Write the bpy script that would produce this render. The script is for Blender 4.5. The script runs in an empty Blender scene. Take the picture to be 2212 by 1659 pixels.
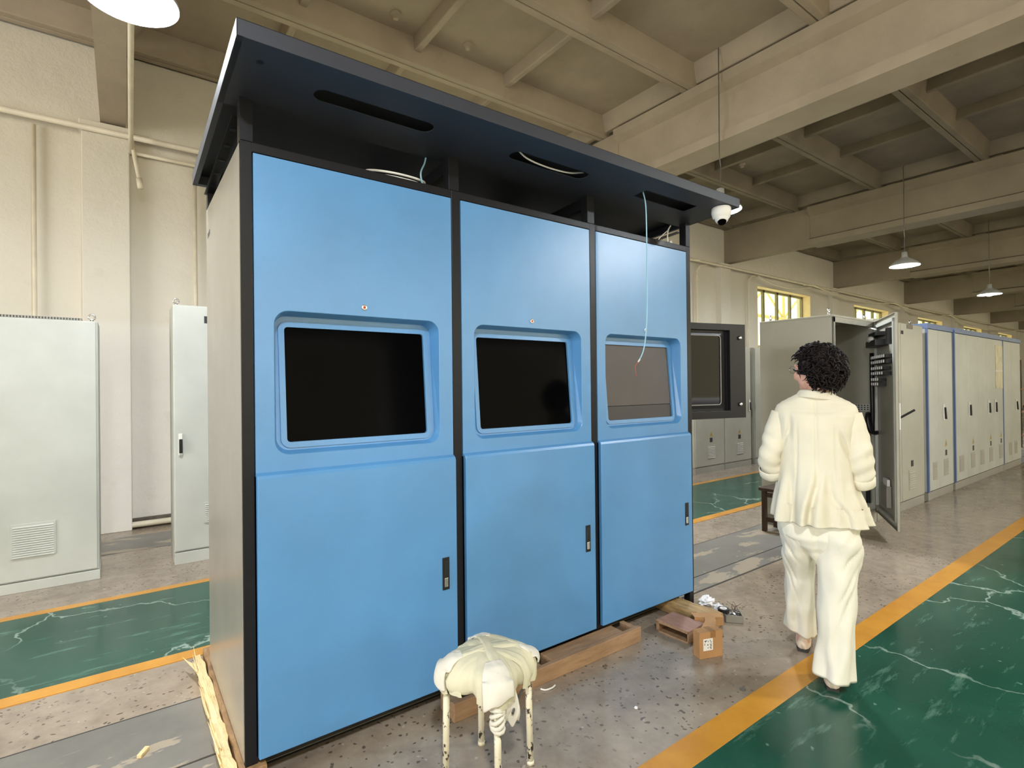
import bpy, bmesh, math, random
from mathutils import Vector, Matrix, noise
random.seed(7)
S = bpy.context.scene
COL = S.collection
PI = math.pi

# ------------------------------------------------------------------ camera, world, lights, exposure
FPX, YAW, PITCH, ROLL, HC = 1148.0, -0.6335, 0.0041, -0.0108, 1.45
def cam_basis():
    c, s = math.cos(YAW), math.sin(YAW)
    fwd, right, up = Vector((-s, c, 0)), Vector((c, s, 0)), Vector((0, 0, 1))
    cp, sp = math.cos(PITCH), math.sin(PITCH)
    f2 = cp*fwd + sp*up; u2 = -sp*fwd + cp*up
    cr, sr = math.cos(ROLL), math.sin(ROLL)
    return cr*right + sr*u2, -sr*right + cr*u2, f2
cr_, cu_, cf_ = cam_basis()
cd = bpy.data.cameras.new('camera'); cam = bpy.data.objects.new('camera', cd); COL.objects.link(cam)
cd.sensor_fit = 'HORIZONTAL'; cd.sensor_width = 36.0; cd.lens = FPX/2212*36.0
cd.clip_start = 0.05; cd.clip_end = 300
Mx = Matrix((cr_, cu_, -cf_)).transposed().to_4x4(); Mx.translation = Vector((0, 0, HC)); cam.matrix_world = Mx
S.camera = cam
S.view_settings.view_transform = 'Standard'; S.view_settings.look = 'None'
S.view_settings.gamma = 1.0; S.view_settings.exposure = 0.0; S.view_settings.use_curve_mapping = False
S.cycles.max_bounces = 8; S.cycles.diffuse_bounces = 5; S.cycles.glossy_bounces = 4
S.cycles.sample_clamp_indirect = 6.0; S.cycles.use_denoising = True

W = bpy.data.worlds.new('sky'); S.world = W; W.use_nodes = True
wn = W.node_tree.nodes; wl = W.node_tree.links; wn.clear()
wo = wn.new('ShaderNodeOutputWorld'); wb = wn.new('ShaderNodeBackground')
wb.inputs[0].default_value = (1.0, 0.90, 0.58, 1); wb.inputs[1].default_value = 3.2
wl.new(wb.outputs[0], wo.inputs[0])

def area(name, loc, rot, sx, sy, power, color):
    l = bpy.data.lights.new(name, 'AREA'); l.shape = 'RECTANGLE'; l.size = sx; l.size_y = sy
    l.energy = power; l.color = color
    o = bpy.data.objects.new(name, l); o.location = loc; o.rotation_euler = rot; COL.objects.link(o)
    return o
WARM = (0.97, 1.0, 1.10)
# daylight entering by the tall windows of the wall behind the camera (-Y side)
BAY = 5.55
for k in range(-2, 8):
    area('window_daylight', (0.03+BAY*k+2.78, -6.36, 2.45), (PI/2, 0, PI), 3.6, 2.7, {-2: 260, -1: 360, 0: 460, 1: 560}.get(k, 350), WARM)
# daylight from the open end of the hall
area('end_daylight', (-9.3, 1.2, 2.2), (0, -PI/2, 0), 3.6, 5.0, 560, WARM)

# ------------------------------------------------------------------ materials
MATS = {}
def lin(c):
    return tuple(((v/255)/12.92 if v/255 <= .04045 else (((v/255)+.055)/1.055)**2.4) for v in c)
def mat(name, rgb, rough=.5, metal=0., var=.08, scale=6., bump=0., bscale=200., spec=.5, rough_var=0., coat=0.):
    """rgb in sRGB 0-255 (surface colour); every material has noise driven variation"""
    if name in MATS: return MATS[name]
    m = bpy.data.materials.new(name); m.use_nodes = True; MATS[name] = m
    nt = m.node_tree; N = nt.nodes; L = nt.links; b = N['Principled BSDF']
    c = lin(rgb)
    tc = N.new('ShaderNodeTexCoord'); nz = N.new('ShaderNodeTexNoise'); nz.inputs['Scale'].default_value = scale
    nz.inputs['Detail'].default_value = 5
    L.new(tc.outputs['Object'], nz.inputs['Vector'])
    r = N.new('ShaderNodeValToRGB'); r.color_ramp.elements[0].position = .3; r.color_ramp.elements[1].position = .7
    r.color_ramp.elements[0].color = (*[v*(1-var) for v in c], 1); r.color_ramp.elements[1].color = (*[min(1, v*(1+var)) for v in c], 1)
    L.new(nz.outputs[0], r.inputs[0]); L.new(r.outputs[0], b.inputs['Base Color'])
    b.inputs['Roughness'].default_value = rough; b.inputs['Metallic'].default_value = metal
    b.inputs['Specular IOR Level'].default_value = spec
    if coat: b.inputs['Coat Weight'].default_value = coat; b.inputs['Coat Roughness'].default_value = .12
    if rough_var:
        mr = N.new('ShaderNodeMapRange'); mr.inputs[3].default_value = rough-rough_var; mr.inputs[4].default_value = rough+rough_var
        L.new(nz.outputs[0], mr.inputs[0]); L.new(mr.outputs[0], b.inputs['Roughness'])
    if bump:
        n2 = N.new('ShaderNodeTexNoise'); n2.inputs['Scale'].default_value = bscale; n2.inputs['Detail'].default_value = 3
        L.new(tc.outputs['Object'], n2.inputs['Vector'])
        bp = N.new('ShaderNodeBump'); bp.inputs['Strength'].default_value = bump; bp.inputs['Distance'].default_value = .002
        L.new(n2.outputs[0], bp.inputs['Height']); L.new(bp.outputs[0], b.inputs['Normal'])
    return m
def emis(name, rgb, strength):
    if name in MATS: return MATS[name]
    m = bpy.data.materials.new(name); m.use_nodes = True; MATS[name] = m
    b = m.node_tree.nodes['Principled BSDF']
    b.inputs['Base Color'].default_value = (*lin(rgb), 1)
    b.inputs['Emission Color'].default_value = (*lin(rgb), 1); b.inputs['Emission Strength'].default_value = strength
    return m
class G:
    """tiny node graph helper"""
    def __init__(s, name):
        s.m = bpy.data.materials.new(name); s.m.use_nodes = True; MATS[name] = s.m
        s.N = s.m.node_tree.nodes; s.L = s.m.node_tree.links; s.b = s.N['Principled BSDF']
        s.tc = s.N.new('ShaderNodeTexCoord')
    def vec(s, sc=(1, 1, 1), loc=(0, 0, 0)):
        mp = s.N.new('ShaderNodeMapping'); mp.inputs['Scale'].default_value = sc; mp.inputs['Location'].default_value = loc
        s.L.new(s.tc.outputs['Object'], mp.inputs[0]); return mp.outputs[0]
    def noise(s, scale, detail=5, rough=.55, v=None):
        n = s.N.new('ShaderNodeTexNoise'); n.inputs['Scale'].default_value = scale; n.inputs['Detail'].default_value = detail
        n.inputs['Roughness'].default_value = rough
        s.L.new(v if v is not None else s.tc.outputs['Object'], n.inputs['Vector']); return n.outputs[0]
    def noisec(s, scale, v=None):
        n = s.N.new('ShaderNodeTexNoise'); n.inputs['Scale'].default_value = scale
        s.L.new(v if v is not None else s.tc.outputs['Object'], n.inputs['Vector']); return n.outputs[1]
    def voro(s, scale, feat='F1', v=None):
        n = s.N.new('ShaderNodeTexVoronoi'); n.feature = feat; n.inputs['Scale'].default_value = scale
        s.L.new(v if v is not None else s.tc.outputs['Object'], n.inputs['Vector']); return n.outputs['Distance']
    def ramp(s, fac, *stops):
        r = s.N.new('ShaderNodeValToRGB'); e = r.color_ramp.elements
        while len(e) < len(stops): e.new(.5)
        for q, (p, c) in zip(e, stops):
            q.position = p; q.color = (*((c,)*3 if isinstance(c, (int, float)) else lin(c)), 1)
        s.L.new(fac, r.inputs[0]); return r.outputs[0]
    def mix(s, fac, a, b, mode='MIX'):
        n = s.N.new('ShaderNodeMix'); n.data_type = 'RGBA'; n.blend_type = mode
        for i, v in ((0, fac), (6, a), (7, b)):
            if isinstance(v, (int, float)): n.inputs[i].default_value = v
            elif isinstance(v, tuple): n.inputs[i].default_value = (*lin(v), 1)
            else: s.L.new(v, n.inputs[i])
        return n.outputs[2]
    def math(s, op, a, b=0.):
        n = s.N.new('ShaderNodeMath'); n.operation = op
        for i, v in ((0, a), (1, b)):
            if isinstance(v, (int, float)): n.inputs[i].default_value = v
            else: s.L.new(v, n.inputs[i])
        return n.outputs[0]
    def sep(s, v=None):
        n = s.N.new('ShaderNodeSeparateXYZ'); s.L.new(v if v is not None else s.tc.outputs['Object'], n.inputs[0]); return n.outputs
    def add(s, v, c, amt):
        n = s.N.new('ShaderNodeVectorMath'); n.operation = 'MULTIPLY_ADD'
        s.L.new(c, n.inputs[0]); n.inputs[1].default_value = (amt,)*3; s.L.new(v, n.inputs[2]); return n.outputs[0]
    def done(s, col, rough=.5, bump=None, bs=.3, dist=.004, spec=.5):
        s.L.new(col, s.b.inputs['Base Color'])
        if isinstance(rough, (int, float)): s.b.inputs['Roughness'].default_value = rough
        else: s.L.new(rough, s.b.inputs['Roughness'])
        s.b.inputs['Specular IOR Level'].default_value = spec
        if bump is not None:
            bp = s.N.new('ShaderNodeBump'); bp.inputs['Strength'].default_value = bs; bp.inputs['Distance'].default_value = dist
            s.L.new(bump, bp.inputs['Height']); s.L.new(bp.outputs[0], s.b.inputs['Normal'])
        return s.m

def mk_floor():
    g = G('floor_concrete')
    n1 = g.noise(1.1, 6, .6); n2 = g.noise(9, 6, .65)
    base = g.ramp(n1, (.3, (138, 122, 105)), (.5, (158, 142, 124)), (.72, (177, 161, 141)))
    base = g.mix(.35, base, g.ramp(n2, (.35, (104, 95, 85)), (.65, (168, 158, 142))))
    wv = g.add(g.tc.outputs['Object'], g.noisec(14), .06)
    dark = g.ramp(g.math('SUBTRACT', g.voro(30, 'F1', wv), g.math('MULTIPLY', g.noise(24, 2), .36)), (.0, 1.), (.05, 0.))
    pres = g.ramp(g.noise(1.6, 4), (.33, .15), (.56, 1.))
    base = g.mix(g.math('MULTIPLY', g.math('MULTIPLY', dark, pres), .8), base, (66, 56, 48))
    lt = g.ramp(g.voro(15, 'F1', g.add(g.vec((1, 1, 1), (3, 1, 0)), g.noisec(9), .08)), (.07, 1.), (.12, 0.))
    base = g.mix(g.math('MULTIPLY', lt, .5), base, (196, 186, 168))
    scr = g.ramp(g.noise(3, 8, .7, g.vec((.35, 3.2, 1))), (.62, 0.), (.72, 1.))
    base = g.mix(g.math('MULTIPLY', scr, .35), base, (186, 178, 165))
    rough = g.ramp(g.noise(1.7, 5), (.3, .12), (.7, .32))
    return g.done(base, rough, n2, .12, .004, .5)
def mk_green():
    g = G('green_floor_paint')
    b = g.ramp(g.noise(1.3, 6, .6), (.3, (18, 66, 52)), (.7, (34, 86, 69)))
    scuff = g.ramp(g.noise(5, 9, .72, g.vec((.45, 2.4, 1))), (.56, 0.), (.70, 1.))
    b = g.mix(g.math('MULTIPLY', scuff, .42), b, (126, 166, 148))
    wv = g.add(g.add(g.tc.outputs['Object'], g.noisec(4), .25), g.noisec(22), .06)
    cr = g.ramp(g.voro(.9, 'DISTANCE_TO_EDGE', wv), (.002, 1.), (.009, 0.))
    ms = g.ramp(g.noise(.8, 2), (.42, 0.), (.52, 1.))
    b = g.mix(g.math('MULTIPLY', g.math('MULTIPLY', cr, ms), .55), b, (186, 204, 190))
    sp = g.ramp(g.voro(7, 'F1', wv), (.05, 1.), (.09, 0.))
    b = g.mix(g.math('MULTIPLY', sp, .35), b, (150, 186, 168))
    return g.done(b, g.ramp(g.noise(2.2, 5), (.3, .13), (.7, .27)), g.noise(30, 3), .05)
def mk_yellow():
    g = G('yellow_line_paint')
    b = g.ramp(g.noise(4, 6, .6), (.3, (188, 128, 40)), (.7, (212, 152, 56)))
    sc = g.ramp(g.noise(9, 8, .7, g.vec((.5, 2, 1))), (.6, 0.), (.74, 1.))
    b = g.mix(g.math('MULTIPLY', sc, .35), b, (172, 138, 88))
    return g.done(b, .3, g.noise(40, 3), .06)
def mk_trench():
    g = G('trench_cover_paint')
    b = g.ramp(g.noise(2, 6, .6), (.3, (108, 106, 101)), (.7, (134, 131, 124)))
    peel = g.ramp(g.noise(2.6, 9, .62, g.vec((.7, 1.6, 1))), (.548, 0.), (.566, 1.))
    b = g.mix(peel, b, (164, 152, 134))
    st = g.ramp(g.noise(6, 8, .7, g.vec((.3, 3, 1))), (.62, 0.), (.72, 1.))
    b = g.mix(g.math('MULTIPLY', st, .5), b, (156, 152, 142))
    return g.done(b, .4, peel, .4, .003)
def mk_wall():
    g = G('wall_plaster')
    z = g.sep()[2]
    b = g.ramp(g.noise(.9, 6, .6), (.3, (214, 207, 192)), (.7, (230, 224, 210)))
    low = g.ramp(g.math('MULTIPLY', z, .1), (.213, (226, 222, 214)), (.217, (216, 209, 192)))
    b = g.mix(.55, b, low)
    dirt = g.ramp(g.noise(3, 7, .7), (.6, 0.), (.78, 1.))
    b = g.mix(g.math('MULTIPLY', dirt, .25), b, (172, 160, 138))
    return g.done(b, .55, g.noise(5, 8, .68), .6, .03)
def mk_ceil(name='ceiling_limewash', a=(161, 148, 128), c=(181, 168, 148)):
    g = G(name)
    b = g.ramp(g.noise(1.2, 6, .6), (.3, a), (.7, c))
    st = g.ramp(g.noise(2.2, 7, .7), (.58, 0.), (.8, 1.))
    b = g.mix(g.math('MULTIPLY', st, .3), b, (112, 98, 76))
    return g.done(b, .7, g.noise(14, 6, .7), .25, .01)
def mk_wood(name, a, c, sc=(2, 14, 14), rough=.7):
    g = G(name)
    v = g.vec(sc)
    b = g.ramp(g.noise(3, 7, .65, v), (.3, a), (.7, c))
    b = g.mix(g.math('MULTIPLY', g.ramp(g.noise(9, 4, .7, v), (.6, 0.), (.7, 1.)), .5), b, tuple(int(x*.5) for x in a))
    return g.done(b, rough, g.noise(6, 6, .7, v), .5, .004)
def mk_cloth(name, a, c, sc=220):
    g = G(name)
    b = g.ramp(g.noise(5, 5), (.3, a), (.7, c))
    return g.done(b, .85, g.math('ADD', g.noise(sc, 2), g.noise(30, 3)), .28, .002, .2)
def mk_chipped(name):
    g = G(name)
    b = g.ramp(g.noise(8, 4), (.3, (214, 206, 176)), (.7, (232, 226, 202)))
    ch = g.ramp(g.noise(42, 6, .7, g.vec((1, 1, .6))), (.56, 0.), (.585, 1.))
    b = g.mix(ch, b, (58, 50, 42))
    z = g.sep()[2]
    top = g.ramp(g.math('ADD', z, g.math('MULTIPLY', g.noise(18, 4), .10)), (.372, 0.), (.384, 1.))
    b = g.mix(top, b, (44, 40, 38))
    return g.done(b, .5, ch, .5, .002)
def mk_pow(name, rgb, rough, bs, bscale=420, var=.04, spec=.5, dist=.0006):
    g = G(name)
    c = rgb
    b = g.ramp(g.noise(2.2, 4), (.3, tuple(max(0, int(v*(1-var))) for v in c)), (.7, tuple(min(255, int(v*(1+var))) for v in c)))
    return g.done(b, rough, g.noise(bscale, 3, .6), bs, dist, spec)
def mk_glass(name, tint=(.9, .95, .9), t=.9):
    m = bpy.data.materials.new(name); m.use_nodes = True; MATS[name] = m
    N = m.node_tree.nodes; L = m.node_tree.links; N.clear()
    o = N.new('ShaderNodeOutputMaterial'); mx = N.new('ShaderNodeMixShader'); tr = N.new('ShaderNodeBsdfTransparent'); gl = N.new('ShaderNodeBsdfGlossy')
    nz = N.new('ShaderNodeTexNoise'); nz.inputs['Scale'].default_value = 2
    rp = N.new('ShaderNodeValToRGB'); rp.color_ramp.elements[0].color = (*[v*.96 for v in tint], 1); rp.color_ramp.elements[1].color = (*tint, 1)
    L.new(nz.outputs[0], rp.inputs[0]); L.new(rp.outputs[0], tr.inputs[0])
    gl.inputs['Roughness'].default_value = .03
    mx.inputs[0].default_value = .05; L.new(tr.outputs[0], mx.inputs[1]); L.new(gl.outputs[0], mx.inputs[2]); L.new(mx.outputs[0], o.inputs[0])
    return m

M_FLOOR, M_GREEN, M_YEL, M_TRENCH, M_WALL, M_CEIL = mk_floor(), mk_green(), mk_yellow(), mk_trench(), mk_wall(), mk_ceil()
M_CEILD = mk_ceil('darker_ceiling_limewash', (112, 101, 84), (138, 126, 106))  # slabs of the farther bays, darker than the near ones
M_CEILB = mk_ceil('dim_dirty_beam_limewash', (132, 120, 99), (152, 139, 116))  # far beams: dirt and their weaker light both put into the darker colour
M_BLUE = mk_pow('blue_powder_coat', (86, 145, 197), .30, .5, spec=.85)
M_DARK = mk_pow('charcoal_powder_coat', (28, 28, 31), .30, .6, spec=.24)
M_SIDE = mk_pow('charcoal_coat_with_reflection', (146, 141, 132), .25, .3, 300, spec=1.)  # charcoal paint lightened: the bright wall's reflection is put into its colour
M_CAN = mk_pow('canopy_slate_coat', (48, 51, 60), .48, .4)
M_LGREY = mk_pow('light_grey_cabinet_coat', (186, 188, 179), .42, .3)
M_MGREY = mk_pow('stone_grey_cabinet_coat', (168, 165, 151), .36, .4)
M_PLINTH = mk_pow('plinth_grey_coat', (150, 147, 136), .45, .3)
M_TRIM = mk_pow('blue_trim_coat', (96, 116, 158), .4, .3)
M_BLACK = mat('black_plastic', (18, 18, 20), .4, var=.2)
M_SCREEN = mat('black_screen_glass', (4, 4, 5), .10, var=.2, spec=.02)
M_BLANK = mat('brown_grey_board', (84, 78, 74), .55, var=.05)
M_CHROME = mat('bright_metal', (205, 205, 205), .25, 1., var=.1)
M_STEEL = mat('dull_steel', (140, 140, 138), .4, 1., var=.15)
M_PIPE = mat('painted_conduit', (218, 208, 184), .5, var=.08)
M_WHITEP = mat('white_plastic', (232, 230, 222), .4, var=.04)
M_CABLE_B = mat('pale_blue_cable', (150, 196, 214), .4, var=.05)
M_RED = mat('red_wire', (196, 84, 66), .5, var=.1)
M_ORANGE = mat('red_lens', (190, 70, 40), .2, var=.2)
M_WOOD = mk_wood('pallet_wood', (142, 110, 80), (176, 142, 108))
M_WOODL = mk_wood('pale_split_wood', (214, 186, 130), (244, 224, 176), (16, 2, 16))
M_BARK = mk_wood('rough_bark_wood', (120, 92, 62), (176, 140, 98), (16, 4, 16))
M_LOG = mk_wood('old_timber', (132, 104, 66), (200, 166, 112), (12, 2, 12))
M_PINKW = mk_wood('reddish_board', (140, 104, 88), (172, 132, 112), (10, 3, 10))
M_DWOOD = mk_wood('dark_brown_wood', (52, 38, 30), (78, 58, 46), (10, 10, 2))
M_CARD = mat('brown_cardboard', (176, 132, 86), .8, var=.08, scale=14, bump=.1)
M_LABEL = mat('white_label', (232, 230, 224), .5, var=.02)
M_INK = mat('label_ink', (40, 38, 38), .6, var=.1)
M_CLOTH = mk_cloth('cream_cloth', (196, 190, 160), (216, 211, 184))
M_RAG = mk_cloth('white_wadding', (208, 203, 188), (226, 221, 208), 300)
M_CHIP = mk_chipped('chipped_cream_paint')
M_SUIT = mk_cloth('cream_suit_cloth', (216, 209, 186), (225, 219, 198), 420)
M_PANTS = mk_cloth('ivory_trouser_cloth', (228, 223, 204), (236, 232, 215), 500)
M_SKIN = mat('skin', (222, 172, 148), .5, var=.06, scale=30)
M_HAIR = mat('dark_brown_hair', (20, 12, 11), .55, var=.5, scale=40, bump=.6, bscale=160, spec=.22)
M_SHOE = mat('cream_shoe_leather', (222, 204, 182), .45, var=.05)
M_SOLE = mat('dark_sole', (50, 46, 42), .6, var=.1)
M_WARN = mat('yellow_warning_sign', (178, 152, 88), .5, var=.1)
M_GLASS = mk_glass('window_glass')
M_SMOKE = mat('dark_window_glass', (14, 11, 10), .04, var=.2, spec=.14)
M_FILM = mat('yellowed_film', (196, 186, 142), .3, var=.25, scale=9)
M_BULB = emis('lamp_glow', (238, 246, 255), 800.)
M_REFL = emis('lamp_reflector', (232, 242, 252), 8.)
M_SHADE = mat('lamp_shade_enamel', (190, 192, 190), .35, var=.06)
M_WINFR = mat('olive_window_paint', (128, 122, 88), .5, var=.1)
M_REVEAL = mat('window_reveal_paint', (228, 206, 160), .6, var=.05)
M_LATT = mat('cream_lattice_paint', (205, 190, 140), .6, var=.08)
M_PAPER = mat('crumpled_white_paper', (238, 240, 244), .5, var=.05)

# ------------------------------------------------------------------ mesh helpers
class MB:
    def __init__(s): s.bm = bmesh.new(); s.M = None
    def P(s, p):
        v = Vector(p); return s.M @ v if s.M is not None else v
    def v(s, p): return s.bm.verts.new(s.P(p))
    def f(s, vs):
        try: return s.bm.faces.new(vs)
        except ValueError: return None
    def box(s, x0, x1, y0, y1, z0, z1):
        vs = [s.v((x, y, z)) for z in (z0, z1) for y in (y0, y1) for x in (x0, x1)]
        for q in ((0, 2, 3, 1), (4, 5, 7, 6), (0, 1, 5, 4), (1, 3, 7, 5), (3, 2, 6, 7), (2, 0, 4, 6)): s.f([vs[i] for i in q])
        return s
    def hexa(s, pts):      # 8 points: bottom ring 4, top ring 4
        vs = [s.v(p) for p in pts]
        for q in ((3, 2, 1, 0), (4, 5, 6, 7), (0, 1, 5, 4), (1, 2, 6, 5), (2, 3, 7, 6), (3, 0, 4, 7)): s.f([vs[i] for i in q])
        return s
    def prism(s, poly, a, b):   # poly of 3D points, extruded by vector from a to b
        d = Vector(b)-Vector(a)
        A = [s.v(p) for p in poly]; B = [s.v(Vector(p)+d) for p in poly]
        s.f(A[::-1]); s.f(B)
        n = len(poly)
        for i in range(n): s.f([A[i], A[(i+1) % n], B[(i+1) % n], B[i]])
        return s
    def loops(s, rings, closed=True, cap=(False, False)):
        R = [[s.v(p) for p in r] for r in rings]
        n = len(R[0])
        for a, b in zip(R, R[1:]):
            for i in range(n if closed else n-1):
                s.f([a[i], a[(i+1) % n], b[(i+1) % n], b[i]])
        if cap[0]: s.f(R[0][::-1])
        if cap[1]: s.f(R[-1])
        return s
    def tube(s, pts, r, seg=8, cap=True):
        pts = [Vector(p) for p in pts]; n = len(pts)
        rr = r if isinstance(r, (list, tuple)) else [r]*n
        t0 = (pts[1]-pts[0]).normalized()
        up = Vector((0, 0, 1)) if abs(t0.z) < .9 else Vector((1, 0, 0))
        u = t0.cross(up).normalized(); rings = []
        for i, p in enumerate(pts):
            t = ((pts[min(i+1, n-1)]-pts[i]).normalized()+(pts[i]-pts[max(i-1, 0)]).normalized())
            t = t.normalized() if t.length > 1e-6 else t0
            u = (u-t*u.dot(t)); u = u.normalized() if u.length > 1e-6 else t.orthogonal().normalized()
            w = t.cross(u)
            rings.append([p+(u*math.cos(2*PI*k/seg)+w*math.sin(2*PI*k/seg))*rr[i] for k in range(seg)])
        return s.loops(rings, True, (cap, cap))
    def cyl(s, a, b, r, seg=20, r2=None): return s.tube([a, b], [r, r if r2 is None else r2], seg)
    def lathe(s, prof, c=(0, 0, 0), seg=40, cap=(False, False)):   # prof: (r,z) about the z axis through c
        c = Vector(c)
        return s.loops([[c+Vector((r*math.cos(2*PI*k/seg), r*math.sin(2*PI*k/seg), z)) for k in range(seg)] for r, z in prof], True, cap)
    def capsule(s, a, b, ra, rb, seg=14, n=4):
        a, b = Vector(a), Vector(b); t = (b-a).normalized()
        pts, rr = [], []
        for i in range(n+1):
            q = -PI/2+PI/2*i/n*.98+.02; pts.append(a+t*ra*math.sin(q)); rr.append(max(1e-4, ra*math.cos(q)))
        for i in range(n+1):
            q = PI/2*i/n*.98; pts.append(b+t*rb*math.sin(q)); rr.append(max(1e-4, rb*math.cos(q)))
        return s.tube(pts, rr, seg)
    def ell(s, c, r, rot=None, u=20, v=12):
        c = Vector(c); rings = []
        for j in range(v+1):
            q = -PI/2+PI*j/v; q = max(-PI/2+.02, min(PI/2-.02, q))
            ring = []
            for i in range(u):
                a = 2*PI*i/u
                p = Vector((r[0]*math.cos(q)*math.cos(a), r[1]*math.cos(q)*math.sin(a), r[2]*math.sin(q)))
                ring.append(c+(rot @ p if rot else p))
            rings.append(ring)
        return s.loops(rings, True, (True, True))
    def build(s, name, m, parent=None, loc=None, bev=0., smooth=False, local=False, seg=2):
        bm = s.bm
        bmesh.ops.recalc_face_normals(bm, faces=bm.faces)
        off = Vector((0, 0, 0))
        if parent is not None and not local:
            off = Vector(parent.get('base', (0, 0, 0)))
        elif loc is not None: off = Vector(loc)
        if off.length > 0 and not local: bmesh.ops.translate(bm, verts=bm.verts, vec=-off)
        me = bpy.data.meshes.new(name); bm.to_mesh(me); bm.free()
        me.materials.append(m)
        if smooth:
            for p in me.polygons: p.use_smooth = True
        o = bpy.data.objects.new(name, me); COL.objects.link(o)
        if parent is not None: o.parent = parent
        elif loc is not None: o.location = loc
        o['base'] = tuple(off)
        if bev:
            b = o.modifiers.new('edge', 'BEVEL'); b.width = bev; b.segments = seg; b.limit_method = 'ANGLE'; b.angle_limit = math.radians(40)
        return o
def tag(o, label=None, cat=None, group=None, kind=None):
    if label: o['label'] = label
    if cat: o['category'] = cat
    if group: o['group'] = group
    if kind: o['kind'] = kind
    return o
def empty(name, loc, label, cat, group=None, rz=0):
    o = bpy.data.objects.new(name, None); o.empty_display_size = .1; COL.objects.link(o)
    o.location = loc; o.rotation_euler = (0, 0, rz); o['base'] = tuple(loc)
    return tag(o, label, cat, group)
def struct(o): o['kind'] = 'structure'; return o
def copy_tree(o, parent=None):
    c = o.copy(); COL.objects.link(c)
    if parent is not None: c.parent = parent
    for ch in o.children: copy_tree(ch, c)
    return c
def rrect(x0, x1, z0, z1, r, k=6):
    """rounded rectangle outline (x,z) ccw, 4*(k+1) points"""
    out = []
    for cx, cz, a0 in ((x1-r, z0+r, -PI/2), (x1-r, z1-r, 0), (x0+r, z1-r, PI/2), (x0+r, z0+r, PI)):
        for i in range(k+1):
            a = a0+PI/2*i/k; out.append((cx+r*math.cos(a), cz+r*math.sin(a)))
    return out
def rect_match(x0, x1, z0, z1, inner, k=6):
    """points on a rectangle's outline matching rrect() points of inner"""
    out = []
    cor = ((x1, z0), (x1, z1), (x0, z1), (x0, z0))
    for c in range(4):
        pts = inner[c*(k+1):(c+1)*(k+1)]; C = Vector(cor[c])
        a, b = Vector(pts[0]), Vector(pts[-1])
        if c % 2 == 0: A, B = Vector((a.x, C.y)), Vector((C.x, b.y))
        else: A, B = Vector((C.x, a.y)), Vector((b.x, C.y))
        h = k/2
        for i in range(k+1):
            p = A.lerp(C, i/h) if i <= h else C.lerp(B, (i-h)/h)
            out.append((p.x, p.y))
    return out
def sm(a, b, x):
    t = max(0., min(1., (x-a)/(b-a))); return t*t*(3-2*t)
def interp(tab, x):
    if x <= tab[0][0]: return tab[0][1:]
    for p, q in zip(tab, tab[1:]):
        if x <= q[0]:
            t = (x-p[0])/(q[0]-p[0]); t = t*t*(3-2*t)*.5+t*.5
            return tuple(a+(b-a)*t for a, b in zip(p[1:], q[1:]))
    return tab[-1][1:]

# ------------------------------------------------------------------ the hall
X0, X1, YL, YR = -9.6, 46.0, 6.9, -6.5
ZC = 5.2
struct(MB().box(X0, X1, YR-.4, YL+.4, -.2, 0).build('floor', M_FLOOR))
def strip(name, m, y0, y1, h=.003, x0=X0, x1=X1):
    return struct(MB().box(x0, x1, y0, y1, .0, h).build(name, m))
strip('floor_lane', M_GREEN, 3.452, 4.602); strip('floor_lane', M_GREEN, -.55, 1.228)
for y0, y1 in ((3.352, 3.452), (4.602, 4.678), (1.228, 1.352), (-.67, -.55)): strip('floor_line', M_YEL, y0, y1, .004)
strip('floor_trench_cover', M_TRENCH, 2.418, 2.892, .004); strip('floor_trench_cover', M_TRENCH, 2.24, 2.404, .004)
M_JOINT = mat('dark_joint', (58, 55, 52), .8, var=.2)
for y in (2.234, 2.411, 2.899): strip('floor_joint', M_JOINT, y-.007, y+.007, .0015)
strip('floor_trench_cover', M_TRENCH, 5.9, 6.5, .004)

# left wall with its high windows
WX = [(.03+BAY*k+1.40, .03+BAY*k+4.14) for k in range(-2, 8)]
WZ0, WZ1 = 2.35, 3.84
mb = MB(); TH = .36
mb.box(X0, X1, YL, YL+TH, 0, WZ0); mb.box(X0, X1, YL, YL+TH, WZ1, ZC+.2)
xs = [X0]+[v for w in WX for v in w]+[X1]
for a, b in zip(xs[0::2], xs[1::2]): mb.box(a, b, YL, YL+TH, WZ0, WZ1)
struct(mb.build('wall_left', M_WALL))
# slightly proud ring beam band above the conduits
struct(MB().box(X0, X1, YL-.03, YL+.01, 4.10, 4.95).build('trim_1', M_WALL))
for n, (a, b) in enumerate(WX[1:], 1):
    w = struct(bpy.data.objects.new('window_%d' % n, None)); COL.objects.link(w); w.location = (a, YL, WZ0); w['base'] = (a, YL, WZ0)
    fr = MB(); y0, y1 = YL+.20, YL+.26
    fr.box(a, b, y0, y1, WZ0, WZ0+.06); fr.box(a, b, y0, y1, WZ1-.06, WZ1); fr.box(a, a+.05, y0, y1, WZ0, WZ1); fr.box(b-.05, b, y0, y1, WZ0, WZ1)
    k = 4
    for i in range(1, k): x = a+(b-a)*i/k; fr.box(x-.035, x+.035, y0, y1, WZ0, WZ1)
    fr.build('window_frame', M_WINFR, w)
    rv = MB(); rv.box(a-.002, a+.012, YL-.004, YL+.2, WZ0, WZ1); rv.box(b-.012, b+.002, YL-.004, YL+.2, WZ0, WZ1)
    rv.box(a, b, YL-.004, YL+.2, WZ1-.012, WZ1+.002); rv.box(a, b, YL-.03, YL+.2, WZ0-.03, WZ0+.012)
    rv.build('reveal', M_REVEAL, w)
    for i in range(k):
        MB().box(a+(b-a)*i/k+.03, a+(b-a)*(i+1)/k-.03, YL+.225, YL+.231, WZ0+.05, WZ1-.05).build('pane', M_GLASS, w)
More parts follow.
